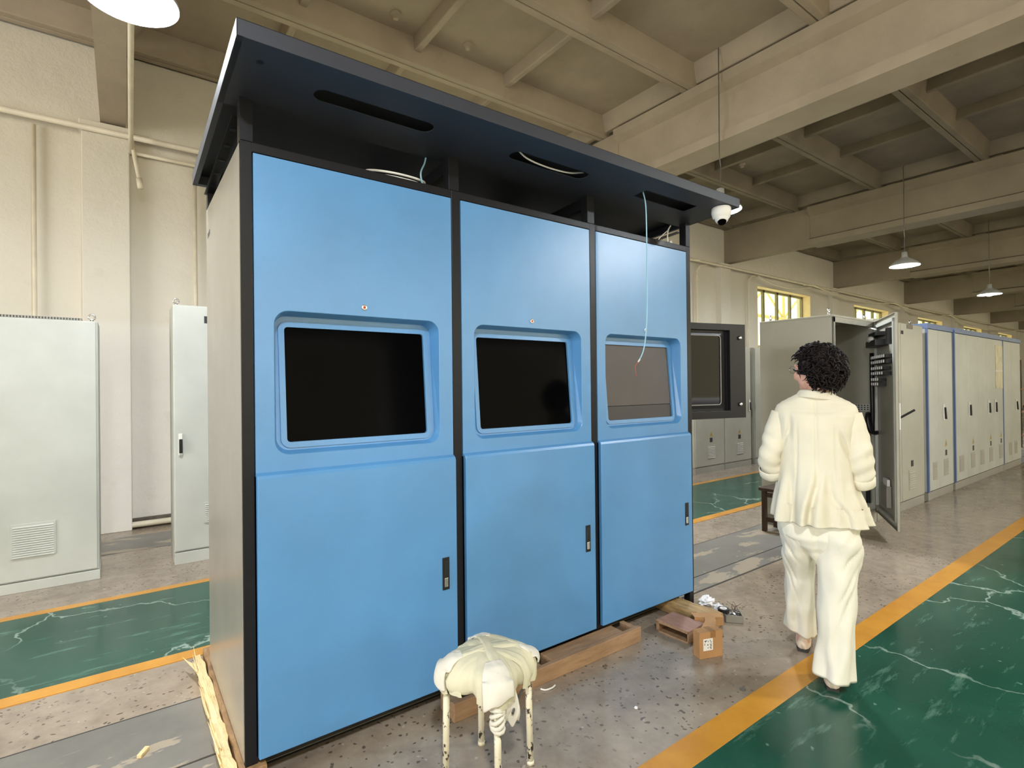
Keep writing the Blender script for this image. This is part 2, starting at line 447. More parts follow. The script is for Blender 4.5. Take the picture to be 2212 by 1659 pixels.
# window wall behind the camera
mb = MB(); RX = [(.03+BAY*k+.95, .03+BAY*k+4.6) for k in range(-2, 8)]
mb.box(X0, X1, YR-TH, YR, 0, 1.1); mb.box(X0, X1, YR-TH, YR, 3.85, ZC+.2)
xs = [X0]+[v for w in RX for v in w]+[X1]
for a, b in zip(xs[0::2], xs[1::2]): mb.box(a, b, YR-TH, YR, 1.1, 3.85)
struct(mb.build('wall_right', M_WALL))
mb = MB(); mb.box(X1, X1+.3, YR-.4, YL+.4, 0, ZC+.2); struct(mb.build('wall_far', M_WALL))
mb = MB(); mb.box(X0-.3, X0, YR-.4, -1.4, 0, ZC+.2); mb.box(X0-.3, X0, 3.8, YL+.4, 0, ZC+.2); mb.box(X0-.3, X0, -1.4, 3.8, 4.1, ZC+.2)
struct(mb.build('wall_near', M_WALL))
mb = MB(); mb.box(X0, X1, YL-.05, YL, .0, .10); struct(mb.build('baseboard_left', mat('dark_skirting', (92, 84, 74), .7, var=.3, scale=20)))

# pilasters and beams
for k in range(-1, 8):
    xb = .03+BAY*k
    struct(MB().box(xb-.34, xb+.05, YL-.13, YL+.02, 0, 4.06).build('pillar', M_WALL, bev=.008))
    struct(MB().box(xb-.36, xb+.07, YL-.15, YL+.02, 4.06, 4.16).build('pillar_cap', M_WALL, bev=.012))
def beam(xb, plain):
    mb = MB()
    y0, y1 = YR-.05, YL+.02
    if plain:
        mb.box(xb-.19, xb+.02, y0, y1, 4.18, 4.94)
    else:
        prof = [(-.25+.26, 4.19), (.26+.0, 4.19), (.26, 4.30), (.10, 4.40), (.10, 4.76), (.20, 4.82), (.20, 4.935), (-.20, 4.935), (-.20, 4.82), (-.09, 4.76), (-.09, 4.36), (-.17, 4.31), (-.17, 4.19)]
        prof = [(-.17, 4.19), (.26, 4.19), (.26, 4.30), (.10, 4.40), (.10, 4.76), (.20, 4.82), (.20, 4.935), (-.20, 4.935), (-.20, 4.82), (-.09, 4.77), (-.09, 4.335), (-.17, 4.30)]
        mb.prism([(xb+.22-.05+a-.12, y0, z) for a, z in prof], (0, y0, 0), (0, YL-1.9, 0))
        mb.prism([(xb+.05+a, YL-1.9, z) for a, z in ((-.10, 4.19), (.10, 4.19), (.10, 4.935), (-.10, 4.935))], (0, YL-1.9, 0), (0, y1, 0))
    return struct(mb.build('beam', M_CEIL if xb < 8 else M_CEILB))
for k in range(-1, 8): beam(.03+BAY*k, k <= 0)

# ribbed ceiling slabs, one per bay and strip
def slab_mesh():
    mb = MB(); Lx, Wy = BAY, 1.465
    mb.box(0, Lx, 0, Wy, .25, .33)
    for ya, yb, s in ((.004, .08, 1), (Wy-.08, Wy-.004, -1)):
        t = .05*s
        pa = [(0, ya, 0), (0, yb, 0), (0, yb+(t if s > 0 else 0), .26), (0, ya+(t if s < 0 else 0), .26)]
        mb.prism(pa, (0, 0, 0), (Lx, 0, 0))
    for x in (1.375, 2.56, 3.745):
        mb.hexa([(x-.035, .07, .12), (x+.035, .07, .12), (x+.035, Wy-.07, .12), (x-.035, Wy-.07, .12), (x-.065, .07, .26), (x+.065, .07, .26), (x+.065, Wy-.07, .26), (x-.065, Wy-.07, .26)])
    mb.hexa([(.02, .07, .10), (.10, .07, .10), (.10, Wy-.07, .10), (.02, Wy-.07, .10), (.02, .07, .26), (.2, .07, .26), (.2, Wy-.07, .26), (.02, Wy-.07, .26)])
    mb.hexa([(Lx-.10, .07, .05), (Lx-.02, .07, .05), (Lx-.02, Wy-.07, .05), (Lx-.10, Wy-.07, .05), (Lx-.2, .07, .26), (Lx-.02, .07, .26), (Lx-.02, Wy-.07, .26), (Lx-.2, Wy-.07, .26)])
    return mb
first = {}
for kx in range(-2, 9):
    for ky in range(0, 10):
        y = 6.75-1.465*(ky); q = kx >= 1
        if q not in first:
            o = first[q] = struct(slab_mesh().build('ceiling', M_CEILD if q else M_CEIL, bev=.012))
        else:
            o = first[q].copy(); COL.objects.link(o)
        o.location = (.03+BAY*kx, y-.0, 4.94)
struct(MB().box(X0-.3, X1+.3, YR-.5, YL+.5, 5.28, 5.4).build('roof', M_CEIL))
# old plugged fixings under the ceiling slabs
for i, (x, y, lab) in enumerate(((2.233, 4.936, 'round plastered hook stub on the ceiling above the near end of the canopy'), (3.074, 4.93, 'round plastered hook stub on the ceiling beyond the first rib from it'), (8.536, 4.937, 'broken round stub on the dark ceiling bay past the big beam'))):
    mb = MB(); mb.lathe([(.055, 0), (.055, -.012), (.04, -.02), (.03, -.02), (.028, -.055), (.012, -.06)], (x, y, 5.19), 24, (False, True))
    tag(mb.build('ceiling_hook', M_CEIL, loc=(x, y, 5.19), smooth=True), lab, 'ceiling hook', 'hook stubs on the ceiling')

# ------------------------------------------------------------------ conduits along the left wall
def pipe(pts, r, label, name='conduit', m=None, group=None, cat='pipe', brackets=()):
    mb = MB(); mb.tube(pts, r, 10); c = Vector(pts[0])
    o = mb.build(name, m or M_PIPE, loc=tuple(c), smooth=True)
    for bpts in brackets:
        b = MB(); b.tube(bpts, .012, 6)
        b.build('bracket', M_PIPE, o)
    return tag(o, label, cat, group)
YP = YL-.17
pipe([(X0+.2, YP, 4.06), (40, YP, 4.09)], .028, 'long cream conduit running along the top of the window wall', brackets=[[(x, YP+.03, 4.05), (x, YP-.24, 4.0)] for x in (9.6, 14.6, 20.2, 25.8, 31)])
pipe([(.1, YP+.1, 3.94), (.9, YP+.1, 3.94), (6.5, YP+.1, 3.93)], .018, 'thin lower conduit in the recess right of the pillar, below the long one')
pipe([(-.67, YP+.12, 4.03), (-.67, YP+.12, 2.0), (-.67, YP+.12, .1)], .018, 'vertical conduit on the wall above the wide grey cabinet')
pipe([(.67, YP+.12, 3.9), (.67, YP+.12, .1)], .02, 'vertical conduit beside the left edge of the kiosk')
pipe([(.062, 3.37+.2, 4.15), (.072, 5.0, 4.0), (.085, 6.2, 3.9), (.09, 6.6, 3.86)], .02, 'conduit sloping back under the roof beam from the round lamp')
mb = MB(); mb.tube([(.085, 6.55, 4.18), (.09, 6.55, 4.0), (.12, 6.5, 3.78), (.155, 6.45, 3.55)], .02, 10); mb.tube([(.153, 6.453, 3.56), (.165, 6.44, 3.46)], .027, 10)
tag(mb.build('conduit', M_PIPE, loc=(.085, 6.55, 4.18), smooth=True), 'open ended conduit hanging askew beside the pillar under the roof beam', 'pipe')
pipe([(10.2, YP+.0, 4.02), (10.02, YP+.05, 3.99), (9.95, YP+.08, 3.9), (9.95, YP+.1, 2.0), (9.95, YP+.1, .1)], .022, 'bent conduit dropping down the wall just right of the kiosk canopy')
pipe([(12.3, YP+.0, 4.02), (12.05, YP+.05, 3.99), (11.98, YP+.08, 3.9), (11.98, YP+.1, 2.0), (11.98, YP+.1, .1)], .022, 'bent conduit dropping down the wall left of the nearest window')
def sag(a, b, d, n=10):
    a, b = Vector(a), Vector(b)
    return [a.lerp(b, i/n)-Vector((0, 0, d*4*(i/n)*(1-i/n))) for i in range(n+1)]
pipe(sag((12.2, YP-.04, 4.0), (14.6, YP-.2, 3.98), .16), .014, 'cream cable sagging across the top of the nearest window', 'cable', cat='cable')
pipe(sag((14.6, YP-.2, 4.02), (20.2, YP-.2, 4.03), .18), .02, 'thick cable sagging from the conduit between the first two windows', 'cable', cat='cable')
pipe(sag((20.2, YP-.2, 4.03), (25.8, YP-.2, 4.03), .2), .02, 'thick cable sagging from the conduit past the second window', 'cable', cat='cable')
pipe(sag((25.8, YP-.2, 4.03), (37, YP-.2, 4.05), .3), .02, 'thick cable sagging over the far windows', 'cable', cat='cable')
pipe([(X0+.2, YL-.1, .05), (6.9, YL-.1, .05)], .03, 'cream pipe lying along the foot of the wall behind the grey cabinets')

# lattice of the neighbouring shed, seen through the panes
mb = MB()
for z in (4.1, 5.2): mb.tube([(9, 11, z), (52, 11, z)], .07, 6)
for i in range(14):
    x = 10+3*i; mb.tube([(x, 11, 4.1), (x+1.5, 11, 5.2), (x+3, 11, 4.1)], .045, 6); mb.tube([(x, 11, 2.0), (x, 11, 5.2)], .06, 6)
tag(mb.build('roof_truss', M_LATT, loc=(9, 11, 0)), 'cream steel roof lattice seen through the high windows', 'roof truss')

# ------------------------------------------------------------------ pendant lamps
def make_lamp(x, y, z, label, power=60):
    t = empty('pendant_lamp', (x, y, z), label, 'lamp', 'pendant lamps along the hall')
    mb = MB(); mb.lathe([(.220, 0), (.222, .012), (.19, .05), (.13, .10), (.07, .13), (.045, .16), (.04, .24), (.0005, .245)], (x, y, z), 44)
    mb.build('shade', M_SHADE, t, smooth=True)
    mb = MB(); mb.lathe([(.215, .004), (.18, .048), (.12, .095), (.06, .12)], (x, y, z), 44); mb.build('reflector', M_REFL, t, smooth=True)
    mb = MB(); mb.lathe([(.0005, -.035), (.035, -.03), (.062, -.012), (.070, .015), (.06, .05), (.04, .085)], (x, y, z), 32); mb.build('bulb', M_BULB, t, smooth=True)
    mb = MB(); mb.tube([(x, y, z+.24), (x+.01, y, z+.5), (x-.01, y, z+.62), (x, y, ZC-.02)], .006, 6)
    mb.build('chain', M_STEEL, t)
    l = bpy.data.lights.new('lamp_light', 'AREA'); l.shape = 'DISK'; l.size = .40; l.energy = power; l.color = (.94, .97, 1.0)
    o = bpy.data.objects.new('lamp_light', l); COL.objects.link(o); o.parent = t; o.location = (0, 0, -.005)
    return t
make_lamp(.045, 3.37, 3.475, 'bright round pendant lamp above the left end of the kiosk canopy', 60)
make_lamp(5.36, 3.36, 3.37, 'pendant lamp mostly hidden behind the far end of the kiosk canopy', 60)
make_lamp(10.9, 3.36, 3.45, 'pendant lamp hanging above the open grey cabinet door', 45)
make_lamp(16.2, 3.35, 3.45, 'farthest glowing pendant lamp over the blue-topped cabinets', 45)
make_lamp(5.75, -1.0, 3.45, 'pendant lamp over the green lane whose glow shows on the blue panels', 105)
make_lamp(-.4, -.95, 3.45, 'unseen pendant lamp added over the green lane to brighten the near floor', 120)  # extra lamp out of view, lifts the near floor, stool and suit

# ------------------------------------------------------------------ blue kiosk
KX0, KX1, KY0, KY1, KZ0, KZ1 = .352, 3.053, 2.14, 3.085, .078, 2.362
K = empty('kiosk_cabinet', (1.70, 2.6, 0), 'large three-bay kiosk with blue doors, black screens and an overhanging slate canopy', 'kiosk')
PX = [.8135, 1.7010, 2.5885]; PW = .4175
mb = MB()
edges = [KX0, PX[0]-PW-.003, PX[0]+PW+.003, PX[1]-PW-.003, PX[1]+PW+.003, PX[2]-PW-.003, PX[2]+PW+.003, KX1]
for a, b in zip(edges[0::2], edges[1::2]): mb.box(a, b, KY0, KY0+.045, KZ0, KZ1)
mb.box(KX0, KX1, KY0+.0005, KY0+.05, 2.326, KZ1); mb.box(KX0, KX1, KY0+.0005, KY0+.05, KZ0, .098)
mb.box(KX0, KX1, KY1-.05, KY1, KZ0, .13); mb.box(KX0, KX1, KY1-.05, KY1, 2.3, KZ1)
for x in (KX0, KX1-.05): mb.box(x, x+.05, KY1-.05, KY1, KZ0, KZ1)
mb.build('frame', M_DARK, K, bev=.003)
MB().box(KX0-.001, KX0+.012, KY0+.012, KY1-.002, KZ0+.004, KZ1-.006).build('side_panel', M_SIDE, K, bev=.003)
MB().box(KX1-.012, KX1+.001, KY0+.012, KY1-.002, KZ0+.004, KZ1-.006).build('side_panel', M_DARK, K, bev=.003)
MB().box(KX0+.05, KX1-.05, KY1-.02, KY1-.004, .1, 2.33).build('rear_panel', M_DARK, K)
MB().box(KX0+.012, KX1-.012, KY0+.05, KY1-.01, 2.335, 2.35).build('roof_plate', M_DARK, K)
MB().box(KX0+.012, KX1-.012, KY0+.05, KY1-.01, KZ0+.002, KZ0+.02).build('base_plate', M_DARK, K)
for i, d in enumerate((0, .018, .036)): MB().box(KX0-.0025, KX0+.002, KY1-.075-d*1.6, KY1-.068-d*1.6, 2.20+d*.15, 2.225+d*.15).build('vent_slot', M_BLACK, K)
for xa in (KX0, KX1-.045):
    for ya in (KY0+.002, KY1-.05): MB().box(xa+.002, xa+.043, ya, ya+.045, 0.0, KZ0+.004).build('foot', M_DARK, K)
def yin(z): return KY0+.033+(z-1.243)*(.036/.449)
for i, cx in enumerate(PX):
    x0, x1 = cx-PW, cx+PW; z0, z1 = 1.125, 2.322
    k = 8
    A = rrect(cx-.351, cx+.351, 1.198, 1.748, .055, k)
    A2 = rrect(cx-.349, cx+.349, 1.200, 1.746, .053, k)
    B = rrect(cx-.338, cx+.338, 1.212, 1.735, .050, k)
    C_ = rrect(cx-.322, cx+.322, 1.221, 1.716, .036, k)
    D = rrect(cx-.300, cx+.300, 1.243, 1.692, .014, k)
    R0 = rect_match(x0, x1, z0, z1, A, k)
    mb = MB()
    Y = KY0-.001
    t3 = lambda L, y: [(a, y if not callable(y) else y(b), b) for a, b in L]
    mb.loops([t3(R0, Y+.03), t3(R0, Y), t3(A, Y), t3(A2, Y+.002), t3(B, yin), t3(C_, lambda z: yin(z)+.001), t3(C_, lambda z: yin(z)-.006), t3(D, lambda z: yin(z)-.006), t3(D, lambda z: yin(z)+.012)])
    up = mb.build('upper_panel', M_BLUE, K)
    mb = MB(); D2 = rrect(cx-.299, cx+.299, 1.2435, 1.6915, .014, k)
    if i < 2:
        mb.loops([t3(D2, lambda z: yin(z)+.004), t3(D2, lambda z: yin(z)+.02)], True, (True, True)); mb.build('screen', M_SCREEN, K)
    else:
        mb.loops([t3(rrect(cx-.299, cx+.299, 1.326, 1.6915, .012, k), lambda z: yin(z)+.004), t3(rrect(cx-.299, cx+.299, 1.326, 1.6915, .012, k), lambda z: yin(z)+.02)], True, (True, True))
        b1 = mb.build('screen', M_BLANK, K); b1['label'] = 'brown-grey blank board in the third window'
        mb = MB(); q = rrect(cx-.299, cx+.299, 1.2435, 1.323, .012, k)
        mb.loops([t3(q, lambda z: yin(z)+.006), t3(q, lambda z: yin(z)+.02)], True, (True, True)); mb.build('lower_board', mat('dark_brown_board', (62, 58, 56), .5, var=.05), b1)
    # indicator lamp
    mb = MB(); mb.tube([(cx, Y+.004, 1.783), (cx, Y-.004, 1.783), (cx, Y-.005, 1.783)], [.0115, .0115, .008], 20); ind = mb.build('indicator_light', M_CHROME, K, smooth=False)
    mb = MB(); mb.ell((cx, Y-.005, 1.783), (.006, .003, .006), None, 12, 8); mb.build('lens', M_ORANGE if i < 2 else M_BLACK, ind)
    # lower door, proud of the frame
    mb = MB()
    prof = [(KY0-.001, .094), (KY0-.026, .098), (KY0-.026, 1.117), (KY0-.020, 1.129), (KY0-.004, 1.138), (KY0-.001, 1.138)]
    mb.prism([(x0, y, z) for y, z in prof], (x0, 0, 0), (x1, 0, 0))
    d = mb.build('door', M_BLUE, K, bev=.0035)
    hx = cx+.3585; hy = KY0-.026
    mb = MB(); mb.box(hx-.0175, hx+.0175, hy-.004, hy+.004, .537, .682); h = mb.build('handle', M_BLACK, d, bev=.002)
    MB().box(hx-.009, hx+.009, hy-.0075, hy-.002, .55, .592).build('key_lock', M_CHROME, h, bev=.003)
    MB().box(hx-.010, hx+.010, hy-.0065, hy-.002, .598, .668).build('lever', mat('dark_metal_lever', (52, 54, 54), .3, .6), h, bev=.003)
# half-round cable notch in the top rail
mb = MB(); n = 12; c = 2.74
mb.prism([(c+.05*math.cos(PI+PI*i/n), KY0-.0015, 2.3615+.032*math.sin(PI+PI*i/n)) for i in range(n+1)], (0, 0, 0), (0, .004, 0))
mb.build('cable_notch', M_BLACK, K)
# canopy posts
POSTS = [(KX0, KX0+.045), (1.222, 1.276), (2.108, 2.163), (KX1-.045, KX1)]
def zs(y): return 2.536-.055*(y-1.80)     # soffit height
for a, b in POSTS:
    mb = MB(); mb.hexa([(a, KY0, KZ1), (b, KY0, KZ1), (b, KY0+.05, KZ1), (a, KY0+.05, KZ1), (a, KY0, zs(KY0)+.004), (b, KY0, zs(KY0)+.004), (b, KY0+.05, zs(KY0+.05)+.004), (a, KY0+.05, zs(KY0+.05)+.004)])
    mb.build('canopy_post', M_DARK, K, bev=.002)
    mb = MB(); mb.hexa([(a, KY1-.05, KZ1), (b, KY1-.05, KZ1), (b, KY1, KZ1), (a, KY1, KZ1), (a, KY1-.05, zs(KY1-.05)+.004), (b, KY1-.05, zs(KY1-.05)+.004), (b, KY1, zs(KY1)+.004), (a, KY1, zs(KY1)+.004)])
    mb.build('canopy_post', M_DARK, K)
for a, b in POSTS[1:3]:     # sloping cross ribs seen through the gap
    mb = MB(); y0, y1 = KY0+.05, KY1-.05
    mb.hexa([(a+.01, y0, zs(y0)-.06), (b-.01, y0, zs(y0)-.06), (b-.01, y1, zs(y1)-.06), (a+.01, y1, zs(y1)-.06), (a+.01, y0, zs(y0)), (b-.01, y0, zs(y0)), (b-.01, y1, zs(y1)), (a+.01, y1, zs(y1))])
    mb.build('cross_rib', M_DARK, K)
# canopy tray: top sheet, fascia and side lips
CX0, CX1, CY0, CY1 = .290, 3.082, 1.80, 3.06
mb = MB(); T = .055
def sl(x0, x1, y0, y1, d0, d1):
    mb.hexa([(x0, y0, zs(y0)+d0), (x1, y0, zs(y0)+d0), (x1, y1, zs(y1)+d0), (x0, y1, zs(y1)+d0), (x0, y0, zs(y0)+d1), (x1, y0, zs(y0)+d1), (x1, y1, zs(y1)+d1), (x0, y1, zs(y1)+d1)])
sl(CX0, CX1, CY0, CY1, T-.004, T)
sl(CX0, CX1, CY0, CY0+.004, 0, T); sl(CX0, CX1, CY1-.004, CY1, 0, T); sl(CX0, CX0+.004, CY0, CY1, 0, T); sl(CX1-.004, CX1, CY0, CY1, 0, T)
sl(CX0, CX0+.022, CY0, CY1, 0, .003); sl(CX1-.022, CX1, CY0, CY1, 0, .003); sl(CX0, CX1, CY1-.03, CY1, 0, .003)
cano = mb.build('canopy', M_CAN, K, bev=.0015)
# soffit plate with its slots
SY0, SY1 = CY0+.002, 2.215
def soff(L): return [(a, b, zs(b)) for a, b in L]
def soff2(L): return [(a, b, zs(b)+.003) for a, b in L]
mb = MB(); xsq = [CX0+.004, 1.2575, 2.145, CX1-.004]
for i in range(3):
    cx = PX[i]
    if i < 2: hole = rrect(cx-.242, cx+.242, 1.938, 2.018, .0395, 8)
    else: hole = rrect(cx-.235, cx+.235, 1.925, 2.022, .006, 8)
    R0 = rect_match(xsq[i], xsq[i+1], SY0, SY1, hole, 8)
    mb.loops([soff2(hole), soff(hole), soff(R0), soff2(R0)])
sof = mb.build('soffit', M_CAN, cano)
for x, y in ((.375, 1.90), (1.30, 2.06), (1.62, 2.1), (2.1, 2.08), (2.83, 2.12)):
    r = .011 if x < .4 else .006
    mb = MB(); mb.lathe([(r, -.0012), (.0004, -.0014)], (x, y, zs(y)), 18); mb.build('screw_hole', M_BLACK, sof)
# perforated side flanges between canopy and side panel
for xa, xb in ((KX0-.012, KX0+.028), (KX1-.028, KX1+.012)):
    mb = MB(); sl2 = [(xa, 2.22), (xb, 2.22), (xb, KY1-.02), (xa, KY1-.02)]
    mb.prism([(x, y, zs(y)-.035) for x, y in sl2], (0, 0, 0), (0, 0, .003))
    fl = mb.build('side_flange', M_DARK, cano)
    for j in range(5):
        y = 2.33+.15*j; mb = MB(); mb.lathe([(.013, -.0005), (.0004, -.0008)], ((xa+xb)/2, y, zs(y)-.0352), 16); mb.build('flange_hole', M_BLACK, fl)
# hinged operator window on the far side of the kiosk
ang = math.radians(-14); U = Vector((math.cos(ang), math.sin(ang), 0)); Nn = Vector((math.sin(ang), -math.cos(ang), 0)); O = Vector((3.06, 2.25, 0))
MD = Matrix(((U.x, -Nn.x, 0, O.x), (U.y, -Nn.y, 0, O.y), (0, 0, 1, 0), (0, 0, 0, 1)))
k = 4
mb = MB(); mb.M = MD
hole = rrect(.06, .462, 1.258, 1.832, .004, k); R0 = rect_match(0, .607, 1.205, 1.878, hole, k)
inn = rrect(.075, .428, 1.275, 1.815, .02, k); win = rrect(.095, .403, 1.302, 1.795, .022, k)
w3 = lambda L, y: [(a, y, b) for a, b in L]
mb.loops([w3(R0, .06), w3(R0, 0), w3(hole, 0), w3(hole, .035), w3(inn, .035), w3(win, .03), w3(win, .042)])
mb.f([mb.v((a, .06, b)) for a, b in ((0, 1.205), (.607, 1.205), (.607, 1.878), (0, 1.878))])
sd = mb.build('side_door', M_DARK, K, bev=.002)
mb = MB(); mb.M = MD; mb.loops([w3(rrect(.097, .401, 1.304, 1.793, .02, k), .034), w3(rrect(.097, .401, 1.304, 1.793, .02, k), .04)], True, (True, True)); mb.build('window_glass', M_SMOKE, sd)
mb = MB(); mb.M = MD
pts = rrect(.095, .403, 1.302, 1.795, .022, 5); mb.tube([(a, .03, b) for a, b in pts+[pts[0]]], .004, 6, False); mb.build('gasket', mat('grey_rubber', (150, 148, 144), .5), sd)
for z in (1.78, 1.303):
    mb = MB(); mb.M = MD; mb.tube([(.55, .002, z), (.55, -.012, z), (.55, -.016, z)], [.014, .014, .009], 16); mb.build('lock', M_CHROME, sd, smooth=True)
mb = MB(); mb.hexa([(3.05, 2.2, 1.88), (3.08, 2.2, 1.88), (3.08, 2.26, 1.88), (3.05, 2.26, 1.88), (3.05, 2.2, 1.935), (3.06, 2.2, 1.93), (3.06, 2.26, 1.93), (3.05, 2.26, 1.935)])
mb.build('hinge', M_DARK, sd, bev=.003)

# dome camera under the canopy end
dc = empty('dome_camera', (2.972, 1.858, zs(1.858)), 'white dome camera hanging under the far end of the kiosk canopy', 'camera')
mb = MB(); mb.lathe([(.0004, 0), (.05, 0), (.056, -.008), (.058, -.035), (.052, -.058), (.044, -.072)], (2.972, 1.858, zs(1.858)), 32); mb.build('housing', M_WHITEP, dc, smooth=True)
rt = Matrix.Rotation(math.radians(-18), 3, 'Y')
mb = MB(); mb.ell((2.967, 1.853, zs(1.858)-.064), (.042, .042, .042), rt, 24, 16); bl = mb.build('eye_ball', M_WHITEP, dc, smooth=True)
dv = (Vector((0, 0, 1.2))-Vector((3.0, 1.895, 2.49))); dv = Vector((-.35, -.28, -.9)).normalized()
c0 = Vector((2.967, 1.853, zs(1.858)-.064))
mb = MB(); mb.tube([c0+dv*.034, c0+dv*.0425, c0+dv*.0428], [.026, .0225, .004], 24); mb.build('lens', M_SCREEN, bl)

# cables about the kiosk
def bez(p, n=8):
    """catmull-rom through points"""
    p = [Vector(q) for q in p]; P = [p[0]*2-p[1]]+p+[p[-1]*2-p[-2]]; out = []
    for i in range(1, len(P)-2):
        a, b, c, d = P[i-1:i+3]
        for j in range(n):
            t = j/n; out.append(.5*((2*b)+(c-a)*t+(2*a-5*b+4*c-d)*t*t+(3*b-a-3*c+d)*t**3))
    return out+[p[-1]]
base = (2.372, 1.965, 2.56)
c1 = empty('cable', base, 'thin pale blue cable hanging from the third canopy slot past the blue panel', 'cable')
mb = MB(); mb.tube(bez([(2.39, 1.97, 2.6), (2.37, 1.962, 2.54), (2.385, 1.956, 2.45), (2.388, 1.955, 2.2), (2.385, 1.955, 1.9), (2.372, 1.955, 1.74), (2.35, 1.955, 1.645), (2.315, 1.955, 1.588)]), .0035, 8); mb.build('sheath', M_CABLE_B, c1, smooth=True)
mb = MB(); mb.tube([(2.318, 1.955, 1.592), (2.303, 1.955, 1.576)], .0042, 8); mb.build('sleeve', M_WHITEP, c1)
mb = MB(); mb.tube(bez([(2.303, 1.955, 1.576), (2.285, 1.952, 1.563), (2.276, 1.952, 1.55), (2.279, 1.952, 1.52), (2.285, 1.952, 1.498)]), .0017, 6); mb.build('wire', M_RED, c1, smooth=True)
mb = MB(); mb.tube(bez([(1.40, 1.955, 2.60), (1.475, 1.96, 2.556), (1.56, 1.98, 2.53), (1.70, 1.998, 2.527), (1.84, 2.0, 2.534), (1.95, 2.0, 2.56)]), .0042, 8)
tag(mb.build('cable', M_WHITEP, loc=(1.475, 1.96, 2.54), smooth=True), 'white cable looping across the middle slot of the canopy', 'cable')
cc = empty('cable', (1.06, 2.3, 2.35), 'loose coil of white cable on the kiosk roof beside the second post', 'cable')
mb = MB()
for q in range(3):
    pts = [(1.02+(.115+.012*q)*math.cos(a*2*PI/16+q)*1.0, 2.27+(.07+.008*q)*math.sin(a*2*PI/16+q), 2.385+.014*q+.018*math.sin(a*2*PI/16*1.0+q)) for a in range(17)]
    mb.tube(bez(pts, 3), .0055, 6)
mb.build('coil', M_WHITEP, cc, smooth=True)
mb = MB(); mb.tube(bez([(1.12, 2.2, 2.37), (1.10, 2.18, 2.42), (1.13, 2.2, 2.48), (1.15, 2.22, 2.53)]), .004, 6); mb.build('blue_tail', M_CABLE_B, cc, smooth=True)
mb = MB(); mb.tube(bez([(2.86, 2.17, 2.375), (2.87, 2.18, 2.42), (2.89, 2.19, 2.46), (2.93, 2.2, 2.50)]), .0045, 6); mb.tube(bez([(2.89, 2.19, 2.46), (2.84, 2.2, 2.42), (2.80, 2.2, 2.385)]), .003, 6); mb.tube([(2.90, 2.17, 2.365), (2.885, 2.172, 2.385)], .009, 8)
tag(mb.build('cable', M_WHITEP, loc=(2.87, 2.18, 2.37), smooth=True), 'short white cable with plugs standing up beside the last canopy post', 'cable')

# ------------------------------------------------------------------ timber and litter under the kiosk
def rough_bar(x0, x1, y0, y1, z0, z1, axis, n=24, amp=.006, seed=0, taper=None):
    mb = MB(); rings = []
    for i in range(n+1):
        t = i/n; ring = []
        for j in range(16):
            a = 2*PI*j/16; ca, sa = math.cos(a), math.sin(a)
            s = 1/max(abs(ca), abs(sa))**.85
            u, w = ca*s*.97, sa*s*.97
            k = 1 if taper is None else taper(t)
            if axis == 'y':
                p = Vector(((x0+x1)/2+u*(x1-x0)/2*k, y0+(y1-y0)*t, (z0+z1)/2+w*(z1-z0)/2))
            else: p = Vector((x0+(x1-x0)*t, (y0+y1)/2+u*(y1-y0)/2*k, (z0+z1)/2+w*(z1-z0)/2))
            nn = noise.noise(p*9+Vector((seed, 0, 0)))*amp+noise.noise(p*38)*amp*.5
            p = p+Vector((nn, nn*.3, nn if p.z > (z0+z1)/2 else abs(nn)*.3)); p.z = min(p.z, z1)
            ring.append(p)
        rings.append(ring)
    mb.loops(rings, True, (True, True)); return mb
o = empty('timber_skid', (.345, 2.7, 0), 'rough timber with a splintered pale edge under the grey side of the kiosk', 'timber')
rough_bar(.335, .425, 2.12, 3.27, .002, .074, 'y', 40, .006, 3).build('beam', M_BARK, o, smooth=False)
mb = rough_bar(.296, .336, 2.10, 3.24, .002, .06, 'y', 40, .008, 9, lambda t: 1-.5*sm(.75, 1, t))
for i in range(26):
    y = random.uniform(2.2, 3.2); L = random.uniform(.1, .3); x = .30+random.uniform(-.012, .02); z = random.uniform(.03, .068)
    mb.tube([(x, y, z), (x-.004, y+L*.5, z+.006), (x-random.uniform(.0, .012), min(3.34, y+L), z+random.uniform(-.005, .02))], [.004, .003, .0006], 5)
for i in range(7): mb.tube([(.298, 3.0+.02*i, .05), (.285-.004*i, 3.07+.02*i, .06), (.268-.004*i, 3.12+.02*i, .066)], [.004, .003, .0006], 5)
mb.build('splintered_edge', M_WOODL, o)
rough_bar(2.775, 2.905, 1.835, 3.2, .001, .076, 'y', 40, .007, 5).build('timber_log', M_LOG, loc=(2.84, 2.5, 0))
tag(bpy.data.objects['timber_log'], 'old rough timber poking out from under the far end of the kiosk', 'timber')
# notched pallet rail lying in front
o = empty('timber_rail', (1.75, 2.06, 0), 'notched pallet rail lying along the foot of the kiosk behind the stool', 'timber')
x0, x1 = 1.145, 2.36; nt = [(1.205, 1.285), (1.66, 1.73), (2.25, 2.325)]
mb = MB(); mb.box(x0, x1, 2.004, 2.03, 0, .082); mb.build('side_board', M_WOOD, o, bev=.003)
xs = [x0+.004]+[v for p in nt for v in p]+[x1-.004]
for a, b in zip(xs[0::2], xs[1::2]):
    MB().box(a, b, 2.031, 2.135, .0, .074).build('block', M_WOOD, o, bev=.003)
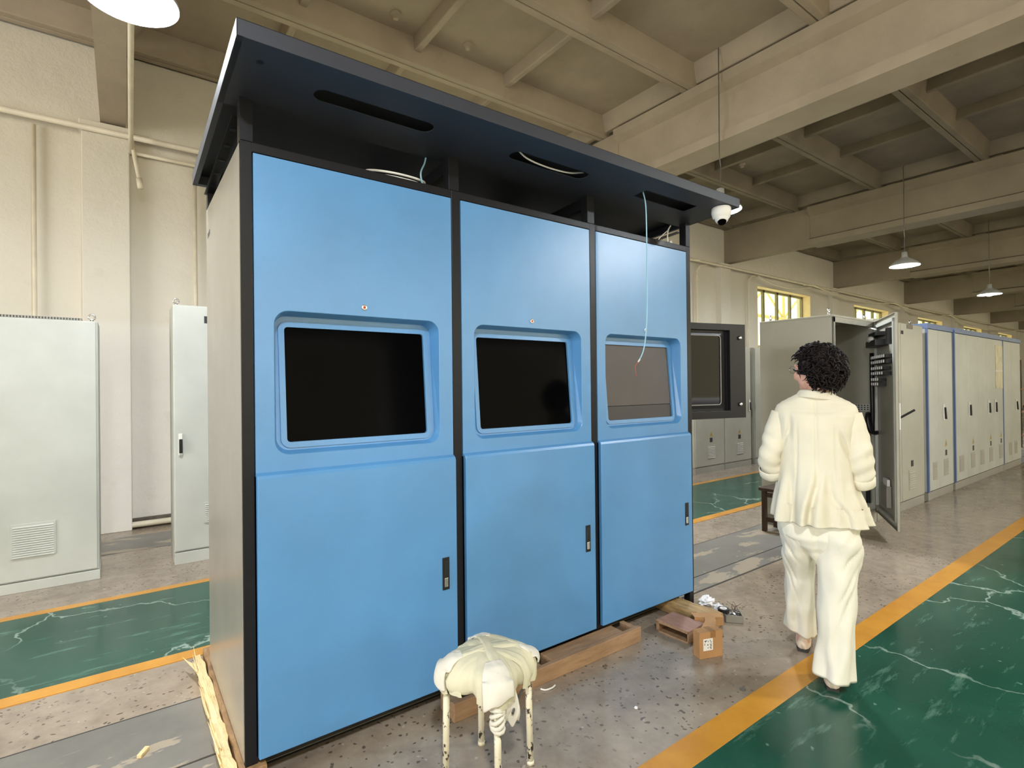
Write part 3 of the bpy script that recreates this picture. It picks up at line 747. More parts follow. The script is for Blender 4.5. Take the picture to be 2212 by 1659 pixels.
# reddish wooden crate on its side
def rotM(loc, deg): return Matrix.Translation(loc) @ Matrix.Rotation(math.radians(deg), 4, 'Z')
o = empty('wooden_crate', (2.61, 1.93, 0), 'small reddish wooden crate lying open-sided beside the cardboard box', 'crate')
MC = rotM((2.535, 2.035, 0), -87)
mb = MB(); mb.M = MC; mb.box(0, .212, -.002, .165, .056, .066); mb.build('top_board', M_PINKW, o, bev=.002)
mb = MB(); mb.M = MC; mb.box(0, .212, 0, .15, 0, .006); mb.build('bottom_board', M_WOOD, o)
for a in (0, .203):
    mb = MB(); mb.M = MC; mb.box(a, a+.009, 0, .155, .006, .056); mb.build('side_board', M_WOOD, o)
mb = MB(); mb.M = MC; mb.box(.009, .203, .146, .155, .006, .056); mb.build('back_board', M_WOOD, o)
mb = MB(); mb.M = MC; mb.box(.0, .212, -.006, .0, .052, .066); mb.box(.0, .212, -.006, .0, 0, .008); mb.box(0, .02, -.006, 0, 0, .06); mb.box(.207, .212, -.006, 0, 0, .06); mb.build('rim', M_WOOD, o)
# cardboard box
o = empty('cardboard_box', (2.52, 1.69, 0), 'small brown cardboard box with a white shipping label on its front', 'box')
MBX = rotM((2.442, 1.682, 0), -20.5)
mb = MB(); mb.M = MBX; mb.box(0, .142, 0, .058, 0, .138); mb.build('carton', M_CARD, o, bev=.002)
mb = MB(); mb.M = MBX; mb.box(.066, .098, -.0006, .0585, .106, .1392); mb.build('tape', mat('brown_packing_tape', (150, 108, 66), .25, var=.05), o)
mb = MB(); mb.M = MBX
mb.box(.022, .080, -.0014, 0, .042, .104); lb = mb.build('sticker', M_LABEL, o)
mb = MB(); mb.M = MBX
for x, z, w, h in ((.028, .092, .016, .004), (.032, .086, .004, .006), (.062, .09, .004, .007), (.066, .082, .006, .005), (.062, .072, .010, .004), (.064, .064, .008, .005), (.060, .056, .012, .004), (.064, .049, .008, .004), (.046, .068, .005, .008), (.05, .086, .003, .008), (.048, .054, .004, .005), (.028, .070, .003, .012)):
    mb.box(x, x+w, -.0017, -.0012, z, z+h)
mb.build('print', M_INK, lb)
# cardboard offcut draped over the timber
o = empty('cardboard_offcut', (2.70, 1.80, 0), 'T-shaped strip of cardboard leaning from the box onto the timber end', 'cardboard')
mb = MB()
for A, B, wd in (((2.555, 1.722, .10), (2.72, 1.80, .081), .03), ((2.72, 1.80, .081), (2.80, 1.86, .079), .03)):
    A, B = Vector(A), Vector(B); d = (B-A).normalized(); n = Vector((-d.y, d.x, 0)).normalized()
    mb.hexa([A-n*wd, A+n*wd, B+n*wd, B-n*wd, A-n*wd+Vector((0, 0, .003)), A+n*wd+Vector((0, 0, .003)), B+n*wd+Vector((0, 0, .003)), B-n*wd+Vector((0, 0, .003))])
mb.build('strip', M_CARD, o)
mb = MB(); mb.M = rotM((2.79, 1.868, 0), -38)
mb.box(-.085, .085, -.03, .03, .079, .082); mb.box(-.085, .085, -.033, -.03, .035, .082); mb.build('cross_piece', M_CARD, o)
# roll of tape, scrap tray, foil
o = empty('tape_roll', (3.03, 1.89, 0), 'roll of black tape lying beyond the timber end', 'tape')
mb = MB(); mb.lathe([(.033, .045), (.033, .066), (.021, .066), (.021, .045), (.033, .045)], (2.985, 1.885, 0), 32); mb.build('winding', M_BLACK, o)
mb = MB(); mb.lathe([(.021, .0655), (.021, .0668), (.012, .0668), (.012, .0465), (.021, .0455)], (2.985, 1.885, 0), 32); mb.build('core', M_LABEL, o)
o = empty('scrap_tray', (3.0, 1.81, 0), 'small carton tray full of metal scraps beside the tape roll', 'tray')
MT = rotM((2.945, 1.845, 0), -47)
mb = MB(); mb.M = MT
mb.box(0, .10, 0, .10, 0, .004); mb.box(0, .10, 0, .003, 0, .046); mb.box(0, .10, .097, .10, 0, .046); mb.box(0, .003, 0, .10, 0, .046); mb.box(.097, .10, 0, .10, 0, .046)
mb.build('tray', M_PLINTH, o)
mb = MB(); mb.M = MT
for i in range(24):
    x, y = random.uniform(.015, .085), random.uniform(.015, .085); a = random.uniform(0, PI); z = random.uniform(.03, .05)
    d = Vector((math.cos(a), math.sin(a), random.uniform(-.2, .2)))*.014
    mb.hexa([Vector((x, y, z))+v for v in (-d, Vector((-d.y, d.x, 0))*.6, d, Vector((d.y, -d.x, 0))*.6)]+[Vector((x, y, z+.003))+v for v in (-d, Vector((-d.y, d.x, 0))*.6, d, Vector((d.y, -d.x, 0))*.6)])
tag(mb.build('scraps', M_CHROME, o), kind='stuff')
mb = MB(); mb.M = MT
for i in range(7): mb.tube([(.06, .05, .045), (.06+random.uniform(-.02, .02), .05+random.uniform(-.02, .02), .075), (.06+random.uniform(-.05, .05), .05+random.uniform(-.05, .05), random.uniform(.07, .10))], .0012, 5)
mb.build('wire_ends', M_DWOOD, o)
def crumple(name, c, r, m, label, cat, seed=0, flat=.5):
    bm = bmesh.new(); bmesh.ops.create_icosphere(bm, subdivisions=3, radius=1)
    for v in bm.verts:
        n = noise.noise(v.co*2.2+Vector((seed, 0, 0)))*.7+noise.noise(v.co*5+Vector((0, seed, 0)))*.4
        k = 1+n; v.co = Vector((v.co.x*r[0]*k, v.co.y*r[1]*k, max(-r[2]*flat, v.co.z*r[2]*k)))
    mb = MB(); mb.bm.free(); mb.bm = bm
    bmesh.ops.translate(bm, verts=bm.verts, vec=Vector(c)+Vector((0, 0, r[2]*flat)))
    return tag(mb.build(name, m, loc=c), label, cat)
crumple('crumpled_foil', (3.10, 2.08, 0), (.055, .04, .03), M_PAPER, 'crumpled white foil by the foot of the far kiosk leg', 'foil', 3)
crumple('crumpled_foil', (3.09, 1.985, 0), (.028, .024, .022), M_PAPER, 'small crumpled scrap of foil nearest the tape roll', 'foil', 8)
mb = MB(); mb.tube(bez([(1.60, 1.975, .006), (1.615, 1.955, .005), (1.65, 1.95, .005), (1.675, 1.955, .007)]), .004, 6)
tag(mb.build('plastic_strip', M_WHITEP, loc=(1.64, 1.96, 0), smooth=True), 'curved white plastic strip on the concrete beside the wooden rail', 'plastic strip')
mb = MB(); mb.M = rotM((.06, 2.585, .004), 58); mb.box(-.028, .028, -.009, .009, 0, .014)
tag(mb.build('wood_chip', M_WOODL, loc=(.06, 2.585, 0), bev=.002), 'pale wood chip lying on the grey trench cover', 'wood chip')
crumple('pebble', (1.85, 1.606, 0), (.008, .006, .005), M_PAPER, 'tiny white chip on the concrete between stool and yellow line', 'pebble', 1)
crumple('pebble', (2.36, 1.394, 0), (.012, .010, .008), mat('grey_stone', (96, 92, 88), .8), 'grey pebble at the edge of the yellow line', 'pebble', 2)

# ------------------------------------------------------------------ stool with wrapped cushion
ST = empty('stool', (1.10, 1.67, 0), 'metal stool with chipped cream legs and a seat wrapped in cream cloth', 'stool')
sc_ = Vector((1.104, 1.672, 0))
ex = Vector((.218, .097, 0)).normalized(); ey = Vector((-ex.y, ex.x, 0))
LEG = [(-.115, .085), (.115, .085), (.115, -.13), (-.115, -.13)]
legpts = [(.949, 1.728), (1.167, 1.825), (1.257, 1.618), (1.04, 1.521)]
for (x, y) in legpts:
    d = (Vector((x, y, 0))-sc_)*.96+sc_
    mb = MB(); mb.tube([(x, y, 0), (d.x, d.y, .41)], .0125, 14); mb.lathe([(.0004, 0), (.0145, 0), (.0145, .012), (.0125, .014)], (x, y, 0), 14)
    mb.build('leg', M_CHIP, ST, smooth=True)
mb = MB(); q = [(Vector((x, y, 0))-sc_)*.96+sc_+Vector((0, 0, .375)) for x, y in legpts]
for a, b in zip(q, q[1:]+q[:1]): mb.tube([a, b], .007, 8)
mb.build('seat_rail', mat('worn_black_paint', (40, 36, 34), .5), ST)
rings = []; NA = 72
prof = [(.02, .462), (.25, .462), (.5, .459), (.72, .452), (.86, .440), (.95, .420), (.985, .398), (.975, .376), (.93, .360), (.85, .352), (.5, .35), (.02, .35)]
for r, z in prof:
    ring = []
    for i in range(NA):
        a = 2*PI*i/NA; ca, sa = math.cos(a), math.sin(a)
        s = 1/(abs(ca)**4.5+abs(sa)**4.5)**(1/4.5)
        hx, hy = .150, .150
        w = .0
        if r > .6:
            w += .006*math.sin(9*a+1)+.005*math.sin(17*a)
            if z < .42: w += .008*math.sin(5*a+.7)
        lx, ly = ca*s*(hx*r+w), sa*s*(hy*r+w)
        p = sc_+ex*lx+ey*ly
        zz = z+.006*noise.noise(Vector((lx*16, ly*16, z*8)))*(1 if z > .4 else 1.5)+.006*(1-r)
        ring.append((p.x, p.y, zz))
    rings.append(ring)
mb = MB(); mb.loops(rings, True, (True, True)); cu = mb.build('cushion', M_CLOTH, ST, smooth=True)
EXP = 4.5; HXC = .150
ztop = sorted([(r, z) for r, z in prof[:7]])
def surf(lx, ly, over=0.):
    """point on the cushion skin above plan position (lx,ly); over>0 continues down the side"""
    rho = (abs(lx/HXC)**EXP+abs(ly/HXC)**EXP)**(1/EXP)
    if rho < .97: z = interp(ztop, rho)[0]+.006*(1-rho); k = 1.
    else:
        k = .985/rho; z = .398-over; k = k*(1-.9*max(0, over-.03))
    n = .006*noise.noise(Vector((lx*16, ly*16, z*8)))
    p = sc_+ex*lx*k+ey*ly*k
    return Vector((p.x, p.y, z+n))
def band(a, b, w, lift=.0016):
    """a cloth strip wrapped over the seat from plan point a to plan point b"""
    a, b = Vector((*a, 0)), Vector((*b, 0)); d = (b-a).normalized(); sd = Vector((-d.y, d.x, 0)); L = (b-a).length; n = 46; rings = []
    for i in range(n+1):
        t = -.16+1.32*i/n
        ring = []
        for j in range(7):
            u = -1+2*j/6
            ww = w*(1+.10*math.sin(i*.35+w*90))
            tt = min(1, max(0, t)); c = a+(b-a)*tt+sd*u*ww
            over = max(0, -t, t-1)*L
            rho = (abs(c.x/HXC)**EXP+abs(c.y/HXC)**EXP)**(1/EXP)
            if over > 0: c = c*(1.0/max(rho, 1e-3)) if rho > .97 else c*(1.0/rho)
            p = surf(c.x, c.y, over)
            out = (p-(sc_+Vector((0, 0, .36)))).normalized()
            ring.append(p+out*(lift*(1.6 if abs(u) < .9 else -.4)+.0012*math.sin(u*5+i*.4)))
        rings.append(ring)
    mb = MB(); mb.loops(rings, False); mb.build('wrap_band', M_CLOTH, cu, smooth=True)
for q, (a, b, w) in enumerate((((-.147, -.07), (.147, .09), .026), ((-.147, .05), (.147, -.02), .028), ((-.08, -.147), (.05, .147), .026), ((.03, -.147), (-.06, .147), .024), ((.147, -.10), (-.147, .12), .024), ((-.13, -.147), (.13, .147), .022), ((.09, -.147), (.11, .147), .022))):
    band(a, b, w, .0014+.0009*q)
def drape(cx, cy, r0, w0, w1, drop, slant, seed, ang=0.):
    """white wadding folded over a corner of the seat and hanging down"""
    dr = Vector((cx, cy, 0)).normalized(); sd = Vector((-dr.y, dr.x, 0)); n = 30; rings = []
    L0 = (Vector((cx, cy, 0))*.92).length
    for i in range(n+1):
        t = i/n; ring = []
        for j in range(17):
            u = -1+2*j/16
            w = w0+(w1-w0)*t
            if t < .5:
                c = dr*(r0+(L0-r0)*t*2)+sd*u*w*(.55+.45*sm(0, .5, t)); rho = (abs(c.x/HXC)**EXP+abs(c.y/HXC)**EXP)**(1/EXP)
                if rho > .96: c *= .96/rho
                p = surf(c.x, c.y)+Vector((0, 0, .006+.003*sm(0, .3, t)))
            else:
                q = (t-.5)*2; c = dr*L0+sd*u*w; rho = (abs(c.x/HXC)**EXP+abs(c.y/HXC)**EXP)**(1/EXP)
                c *= (1.045+.05*math.sin(q*2.4)+.035*math.sin(u*4+seed)*q)/rho
                p0 = sc_+ex*c.x+ey*c.y
                p = Vector((p0.x, p0.y, .432-.010*q-(drop+slant*u)*q**1.15+.006*math.sin(u*6+seed)*q))
            ring.append(p+Vector((0, 0, .003*noise.noise(Vector((u*3, t*5, seed))))))
        rings.append(ring)
    mb = MB(); mb.loops(rings, False)
    o = mb.build('wadding', M_RAG, ST, smooth=True); k = o.modifiers.new('thick', 'SOLIDIFY'); k.thickness = .007; k.offset = 0
    k = o.modifiers.new('soft', 'SMOOTH'); k.factor = .6; k.iterations = 4
def cor(x, y):
    d = Vector((x, y, 0))-sc_; return d.dot(ex)*1.08, d.dot(ey)*1.08
drape(*cor(.949, 1.728), .10, .05, .045, .055, .012, 1.)
drape(*cor(1.04, 1.521), .095, .060, .050, .062, -.022, 4.)
drape(*cor(1.257, 1.618), .12, .05, .042, .03, .01, 7.)
drape(*cor(1.167, 1.825), .10, .05, .045, .03, .0, 9.)
def rag(pts, w0, w1, name='wadding', m=M_RAG):
    P = bez(pts, 7); rings = []; n = len(P)
    view = Vector((-.55, -.83, 0)); side = Vector((view.y*-1, view.x, 0)).normalized()
    for i, p in enumerate(P):
        t = i/(n-1); w = w0+(w1-w0)*t; p = Vector(p); ring = []
        for j in range(15):
            u = -1+2*j/14
            ring.append(p+side*u*w+view*(.008*math.cos(u*4+t*5)-.014*u*u)+Vector((0, 0, .008*math.sin(u*7+t*3)*t)))
        rings.append(ring)
    mb = MB(); mb.loops(rings, False)
    o = mb.build(name, m, ST, smooth=True); k = o.modifiers.new('thick', 'SOLIDIFY'); k.thickness = .006; k.offset = 0
rag([(1.095, 1.545, .36), (1.100, 1.532, .32), (1.100, 1.528, .285), (1.098, 1.53, .258)], .034, .032)
mb = MB(); lp = Vector((1.0425, 1.526, 0))
for i in range(6):
    z = .27+.014*i; mb.tube([(lp.x+.021*math.cos(a*PI/5), lp.y+.021*math.sin(a*PI/5), z+.012*math.sin(a*PI/5+i)) for a in range(11)], .008, 6)
mb.build('leg_wrap', M_RAG, ST, smooth=True)
mb = MB(); mb.tube(bez([(1.235, 1.61, .40), (1.242, 1.60, .36), (1.215, 1.585, .335), (1.16, 1.56, .315), (1.10, 1.515, .30)]), .005, 6); mb.build('strap', M_STEEL, ST)

# ------------------------------------------------------------------ grey control cabinets
def vent(par, x0, x1, z0, z1, y, m=M_PLINTH, slats=12):
    """grille on a -Y facing door"""
    mb = MB(); mb.box(x0, x1, y-.006, y+.001, z0, z1); g = mb.build('vent_grille', m, par, bev=.002)
    mb = MB(); h = (z1-z0)/(slats+1)
    for i in range(slats):
        z = z0+h*(i+.75); mb.hexa([(x0+.012, y-.014, z-h*.32), (x1-.012, y-.014, z-h*.32), (x1-.012, y-.005, z-h*.1), (x0+.012, y-.005, z-h*.1), (x0+.012, y-.012, z-h*.22), (x1-.012, y-.012, z-h*.22), (x1-.012, y-.005, z+h*.32), (x0+.012, y-.005, z+h*.32)])
    mb.build('slats', m, g)
def eyebolt(par, x, y, z):
    mb = MB(); mb.cyl((x, y, z), (x, y, z+.02), .012, 12); mb.tube([(x+.02*math.cos(a*PI/8), y, z+.04+.02*math.sin(a*PI/8)) for a in range(17)], .006, 8)
    mb.build('eyebolt', M_CHROME, par, smooth=True)
def swing_handle(par, x, y, z0, z1, tilt=0.):
    mb = MB(); mb.box(x-.014, x+.014, y-.012, y, z0-.02, z1+.045); h = mb.build('handle', M_WHITEP, par, bev=.004)
    mb = MB(); mb.hexa([(x-.012+tilt, y-.034, z0), (x+.012+tilt, y-.034, z0), (x+.012+tilt, y-.014, z0), (x-.012+tilt, y-.014, z0), (x-.012, y-.030, z1), (x+.012, y-.030, z1), (x+.012, y-.012, z1), (x-.012, y-.012, z1)])
    mb.build('lever', M_BLACK, h, bev=.003)
def warning(par, x, y, z):
    mb = MB(); mb.prism([(x-.05, y-.0012, z-.042), (x+.05, y-.0012, z-.042), (x, y-.0012, z+.045)], (0, 0, 0), (0, .0012, 0)); w = mb.build('warning_sign', M_WARN, par)
    mb = MB(); mb.prism([(x-.006, y-.002, z-.005), (x+.012, y-.002, z+.012), (x+.004, y-.002, z-.004), (x+.008, y-.002, z-.03), (x-.010, y-.002, z-.008), (x, y-.002, z-.006)], (0, 0, 0), (0, .001, 0)); mb.build('bolt_symbol', M_INK, w)
def id_plate(par, x, y, z, w=.05, h=.06):
    MB().box(x-w/2, x+w/2, y-.003, y+.001, z-h/2, z+h/2).build('rating_plate', M_INK, par)

# wide grey cabinet at the frame's edge
c = empty('control_cabinet', (-.75, 5.4, 0), 'wide pale grey cabinet with a low vent grille and a slotted roof rim', 'cabinet', 'grey cabinets along the window wall')
MB().box(-1.35, -.146, 5.215, 5.6, .075, 1.985).build('body', M_LGREY, c, bev=.004)
MB().box(-1.345, -.158, 5.2, 5.2145, .085, 1.98).build('door', M_LGREY, c, bev=.004)
MB().box(-1.35, -.142, 5.195, 5.6, 0, .072).build('plinth', M_LGREY, c, bev=.003)
mb = MB(); mb.box(-1.3, -.245, 5.22, 5.58, 1.985, 2.005); mb.build('roof_rim', M_PLINTH, c)
mb = MB()
for i in range(60): x = -1.29+i*.0174; mb.box(x, x+.006, 5.217, 5.221, 1.988, 2.003)
mb.build('roof_slot', M_BLACK, c)
vent(c, -.650, -.400, .245, .492, 5.2, M_LGREY, 14)
eyebolt(c, -.185, 5.3, 1.985); 
# narrow grey cabinet beside the kiosk
c = empty('control_cabinet', (.74, 5.4, 0), 'tall pale grey cabinet with a black lever handle, half hidden by the kiosk', 'cabinet', 'grey cabinets along the window wall')
MB().box(.345, 1.145, 5.215, 5.6, .10, 2.16).build('body', M_LGREY, c, bev=.004)
d = MB().box(.352, 1.14, 5.2, 5.2145, .11, 2.155).build('door', M_LGREY, c, bev=.004)
MB().box(.345, 1.145, 5.195, 5.6, 0, .097).build('plinth', M_LGREY, c, bev=.003)
swing_handle(d, .392, 5.2, .925, 1.04)
vent(c, .555, .80, .315, .49, 5.2, M_LGREY, 10); id_plate(c, .625, 5.2, .60); id_plate(c, .60, 5.2, 2.045, .06, .06)
eyebolt(c, .375, 5.3, 2.16)

def small_vent(par, x0, x1, z0, z1, y): 
    vent(par, x0, x1, z0, z1, y, M_MGREY, 8)
# cabinets on the far side of the green lane
for i, (xa, xb, lab) in enumerate(((7.38, 8.205, 'stone grey cabinet with a small vent, seen below the dark side window'), (8.225, 9.05, 'stone grey cabinet with a faint warning sign, just left of the open cabinet'), (9.19, 9.99, 'stone grey cabinet mostly hidden behind the tall open cabinet'))):
    c = empty('control_cabinet', ((xa+xb)/2, 5.4, 0), lab, 'cabinet', 'grey cabinets beyond the green lane')
    MB().box(xa, xb, 5.135, 5.75, .10, 2.1).build('body', M_MGREY, c, bev=.004)
    d = MB().box(xa+.012, xb-.012, 5.12, 5.1345, .115, 2.085).build('door', M_MGREY, c, bev=.004)
    MB().box(xa+.005, xb-.005, 5.125, 5.74, 0, .098).build('plinth', M_PLINTH, c)
    cx = xa+.435
    if i < 2:
        small_vent(c, cx-.10, cx+.11, .225, .447, 5.12); id_plate(c, cx, 5.12, .53, .07, .07); warning(c, cx, 5.12, .625)
    swing_handle(d, xb-.06, 5.12, .98, 1.12)

# ------------------------------------------------------------------ right-hand row, front at Y=2.22
RY, RB = 2.22, 2.93
def cab_shell(par, xa, xb, z1, m, plinth=.10, open_=False):
    if not open_:
        MB().box(xa, xb, RY+.015, RB, plinth, z1).build('body', m, par, bev=.004)
    MB().box(xa+.004, xb-.004, RY+.004, RB, 0, plinth-.003).build('plinth', M_PLINTH, par, bev=.003)
# A: open cabinet
A = empty('control_cabinet', (5.85, 2.6, 0), 'open stone grey cabinet whose door with terminal rows stands ajar beside the woman', 'cabinet', 'grey cabinets along the right-hand row')
xa, xb, z1 = 5.36, 6.33, 2.07
cab_shell(A, xa, xb, z1, M_MGREY, open_=True)
MB().box(xa, xa+.02, RY, RB, .10, z1).build('side_panel', M_MGREY, A, bev=.003)
MB().box(xb-.02, xb, RY, RB, .10, z1).build('side_panel', M_MGREY, A, bev=.003)
MB().box(xa+.02, xb-.02, RB-.015, RB, .10, z1).build('rear_panel', M_MGREY, A)
MB().box(xa, xb, RY-.004, RB, z1, z1+.02).build('top_panel', M_MGREY, A, bev=.003)
MB().box(xa+.02, xb-.02, RY+.01, RB-.015, .10, .115).build('bottom_panel', M_MGREY, A)
mb = MB(); mb.box(xa, xa+.045, RY, RY+.012, .1, z1); mb.box(xb-.045, xb, RY, RY+.012, .1, z1); mb.box(xa, xb, RY, RY+.012, z1-.05, z1); mb.box(xa, xb, RY, RY+.012, .1, .14)
fr = mb.build('door_frame', M_MGREY, A, bev=.002)
mb = MB()
for i in range(70): mb.box(xb-.030, xb-.020, RY-.0008, RY+.001, .16+.026*i, .172+.026*i)
mb.build('frame_hole', M_BLACK, fr)
mb = MB(); mb.tube([(xb-.085, RY+.05, 1.10), (xb-.085, RY+.05, .2)], .02, 10); mb.build('cable_duct', M_BLACK, A)
mb = MB(); mb.box(xb-.028, xb-.021, RY+.014, RY+.20, 1.152, 1.222); rl = mb.build('mounting_rail', M_LGREY, A)
mb = MB()
for r in range(3):
    for q in range(6): mb.box(xb-.0288, xb-.0275, RY+.03+.028*q, RY+.044+.028*q, 1.160+.021*r, 1.171+.021*r)
mb.build('rail_hole', M_BLACK, rl)
mb = MB(); mb.box(xa+.10, xa+.42, RY+.4, RY+.62, .9, 1.36); mb.build('power_unit', mat('dark_grey_unit', (92, 92, 86), .5), A, bev=.004)
mb = MB(); mb.tube(bez([(xb-.05, RY+.06, 1.12), (xb-.12, RY+.03, 1.12), (xb-.16, RY+.02, 1.08), (xb-.16, RY+.0, .97), (xb-.10, RY-.03, .93), (xb-.04, RY-.03, .98), (xb-.03, RY-.03, 1.2)]), .022, 10); mb.build('corrugated_hose', M_BLACK, A, smooth=True)
mb = MB(); mb.tube(bez([(xb-.55, RY+.1, .75), (xb-.45, RY-.0, .70), (xb-.38, RY-.02, .60), (xb-.40, RY-.02, .48), (xb-.5, RY+.05, .42)]), .012, 8); mb.build('hose_loop', M_BLACK, A, smooth=True)
for x in (xa+.07, xb-.10): eyebolt(A, x, RB-.08 if x < 5.6 else RY+.06, z1+.02)
eyebolt(A, xa+.03, RY+.05, z1+.02)
# its door
Hh = Vector((6.315, RY-.01, 0)); Uu = (Vector((5.56, 1.785, 0))-Vector((6.31, 2.22, 0))).normalized(); Nd = Vector((-Uu.y, Uu.x, 0))   # Nd points outwards (+X,-Y side)
if Nd.y > 0: Nd = -Nd
MDo = Matrix(((Uu.x, Nd.x, 0, Hh.x), (Uu.y, Nd.y, 0, Hh.y), (0, 0, 1, 0), (0, 0, 0, 1)))
DW = .868
mb = MB(); mb.M = MDo; mb.box(0, DW, 0, .004, .115, 2.075)
mb.box(0, .004, -.02, .004, .115, 2.075); mb.box(DW-.004, DW, -.02, .004, .115, 2.075); mb.box(0, DW, -.02, .004, .115, .119); mb.box(0, DW, -.02, .004, 2.071, 2.075)
door = mb.build('door', M_MGREY, A)
mb = MB(); mb.M = MDo
mb.box(.04, .07, -.028, -.002, .16, 2.03); mb.box(DW-.07, DW-.04, -.028, -.002, .16, 2.03); mb.box(.04, DW-.04, -.028, -.002, 2.0, 2.03); mb.box(.04, DW-.04, -.028, -.002, .16, .19)
mb.build('stiffener', M_LGREY, door)
for r, (z, nb, wid) in enumerate(((1.695, 8, .70), (1.645, 7, .70), (1.585, 6, .60), (1.535, 6, .62), (1.475, 4, .40), (1.43, 4, .40))):
    mb = MB(); mb.M = MDo; mb.box(.10, .10+wid*.9, -.06, -.01, z-.018, z+.014); tr = mb.build('terminal_row', M_BLACK, door)
    for q in range(nb):
        u = .13+q*wid*.85/nb
        mb = MB(); mb.M = MDo; mb.box(u-.010, u+.010, -.068, -.058, z-.012, z+.016); mb.build('wire_ferrule', M_LABEL, tr, bev=.003)
mb = MB(); mb.M = MDo; mb.box(.12, .55, -.11, -.01, 1.80, 1.86); mb.box(.15, .48, -.09, -.01, 1.90, 1.94); mb.build('switch_block', M_BLACK, door, bev=.004)
mb = MB(); mb.M = MDo; mb.ell((.30, -.1, 1.875), (.09, .03, .03), None, 14, 8); mb.tube(bez([(.1, -.06, 1.95), (.25, -.1, 1.99), (.45, -.08, 1.96)]), .008, 6); mb.build('wire_bundle', M_LABEL, door, smooth=True)
mb = MB(); mb.M = MDo; mb.box(.66, .74, -.05, -.01, 1.8, 1.95); mb.build('relay', M_BLACK, door)
mb = MB(); mb.M = MDo; mb.tube(bez([(.08, -.05, 1.75), (.10, -.055, 1.4), (.085, -.05, 1.1), (.05, -.05, .95)]), .02, 8); mb.build('cable_sleeve', M_BLACK, door, smooth=True)
mb = MB(); mb.M = MDo; mb.box(.36, .60, -.045, -.004, .27, .47); mb.build('document_pocket', M_PLINTH, door, bev=.003)
mb = MB(); mb.M = MDo; mb.box(.42, .58, -.035, -.012, .29, .53); mb.build('papers', M_LABEL, door)
mb = MB(); mb.M = MDo; mb.box(DW-.055, DW-.03, .004, .022, 1.02, 1.26); hd = mb.build('handle', M_WHITEP, door, bev=.004)
mb = MB(); mb.M = MDo; mb.tube([(DW-.043, .02, 1.13), (DW-.05, .075, 1.165), (DW-.055, .13, 1.20)], .010, 8); mb.build('lever', M_BLACK, hd)
# B
B_ = empty('control_cabinet', (7.04, 2.6, 0), 'stone grey cabinet with a brown nameplate, directly behind the open door', 'cabinet', 'grey cabinets along the right-hand row')
cab_shell(B_, 6.345, 7.76, 2.12, M_MGREY)
for a, b in ((6.352, 7.035), (7.045, 7.752)): MB().box(a, b, RY, RY+.0145, .108, 2.11).build('door', M_MGREY, B_, bev=.003)
small_vent(B_, 7.24, 7.44, .21, .437, RY); id_plate(B_, 7.35, RY, .51, .07, .07); id_plate(B_, 7.09, RY, 2.01, .07, .04)
MB().box(7.235, 7.42, RY-.004, RY, 2.06, 2.112).build('nameplate', mat('brown_nameplate', (104, 92, 78), .4), B_)
eyebolt(B_, 7.6, RY+.08, 2.12)
# C and D with blue top trims
def blue_cab(name_lab, xa, xb, splits, group='grey cabinets along the right-hand row'):
    c = empty('control_cabinet', ((xa+xb)/2, 2.6, 0), name_lab, 'cabinet', group)
    cab_shell(c, xa, xb, 2.10, M_LGREY)
    MB().box(xa-.006, xb+.004, RY-.012, RB, 2.10, 2.165).build('top_trim', M_TRIM, c, bev=.003)
    MB().box(xa-.004, xa+.03, RY-.006, RY+.014, .10, 2.10).build('edge_trim', M_TRIM, c)
    xs = [xa+.034]+splits+[xb-.004]
    ds = [MB().box(a+.003, b-.003, RY, RY+.0145, .108, 2.095).build('door', M_LGREY, c, bev=.003) for a, b in zip(xs, xs[1:])]
    return c, ds
c, ds = blue_cab('narrow blue-topped grey cabinet next after the brown nameplate one', 7.90, 8.86, [8.31])
swing_handle(ds[1], 8.485, RY, .97, 1.12, .02); warning(c, 8.57, RY, .66); id_plate(c, 8.57, RY, .535, .06, .07)
small_vent(c, 8.06, 8.20, .235, .452, RY); small_vent(c, 8.47, 8.64, .243, .455, RY)
c, ds = blue_cab('long blue-topped grey cabinet row with four doors and a yellowed window', 8.955, 11.44, [9.52, 10.06, 10.51])
for x, q in ((9.596, 1), (10.58, 3), (10.95, 3)): swing_handle(ds[q], x, RY, .97, 1.12)
for x in (9.767, 10.683, 11.289): warning(c, x, RY, .60); id_plate(c, x, RY, .50, .06, .07)
for x in (9.122, 9.654, 10.122, 10.586, 11.169): small_vent(c, x, x+.18, .225, .44, RY)
MB().box(11.0, 11.42, RY-.006, RY, 1.33, 2.01).build('window_film', M_FILM, ds[3], bev=.002)
MB().box(10.99, 11.40, RY-.009, RY-.004, 1.60, 1.615).build('film_edge', M_LABEL, ds[3])
c, ds = blue_cab('farthest blue-topped grey cabinet at the end of the row', 11.45, 12.62, [12.0])
swing_handle(ds[1], 12.27, RY, .96, 1.10, .03)
for x in (11.785, 12.149): small_vent(c, x, x+.16, .22, .43, RY)

# dark wooden stool behind the woman
o = empty('wooden_stool', (5.2, 2.66, 0), 'dark brown wooden stool beside the open cabinet, partly behind the woman', 'stool')
for x, y in ((5.08, 2.55), (5.08, 2.75), (5.30, 2.55), (5.30, 2.75)): MB().box(x-.02, x+.02, y-.02, y+.02, 0, .40).build('leg', M_DWOOD, o, bev=.003)
MB().box(5.04, 5.34, 2.51, 2.79, .40, .43).build('seat', M_DWOOD, o, bev=.005)
mb = MB()
for z in (.1, .34): mb.box(5.07, 5.09, 2.55, 2.75, z, z+.04); mb.box(5.29, 5.31, 2.55, 2.75, z, z+.04)
mb.build('stretcher', M_DWOOD, o)
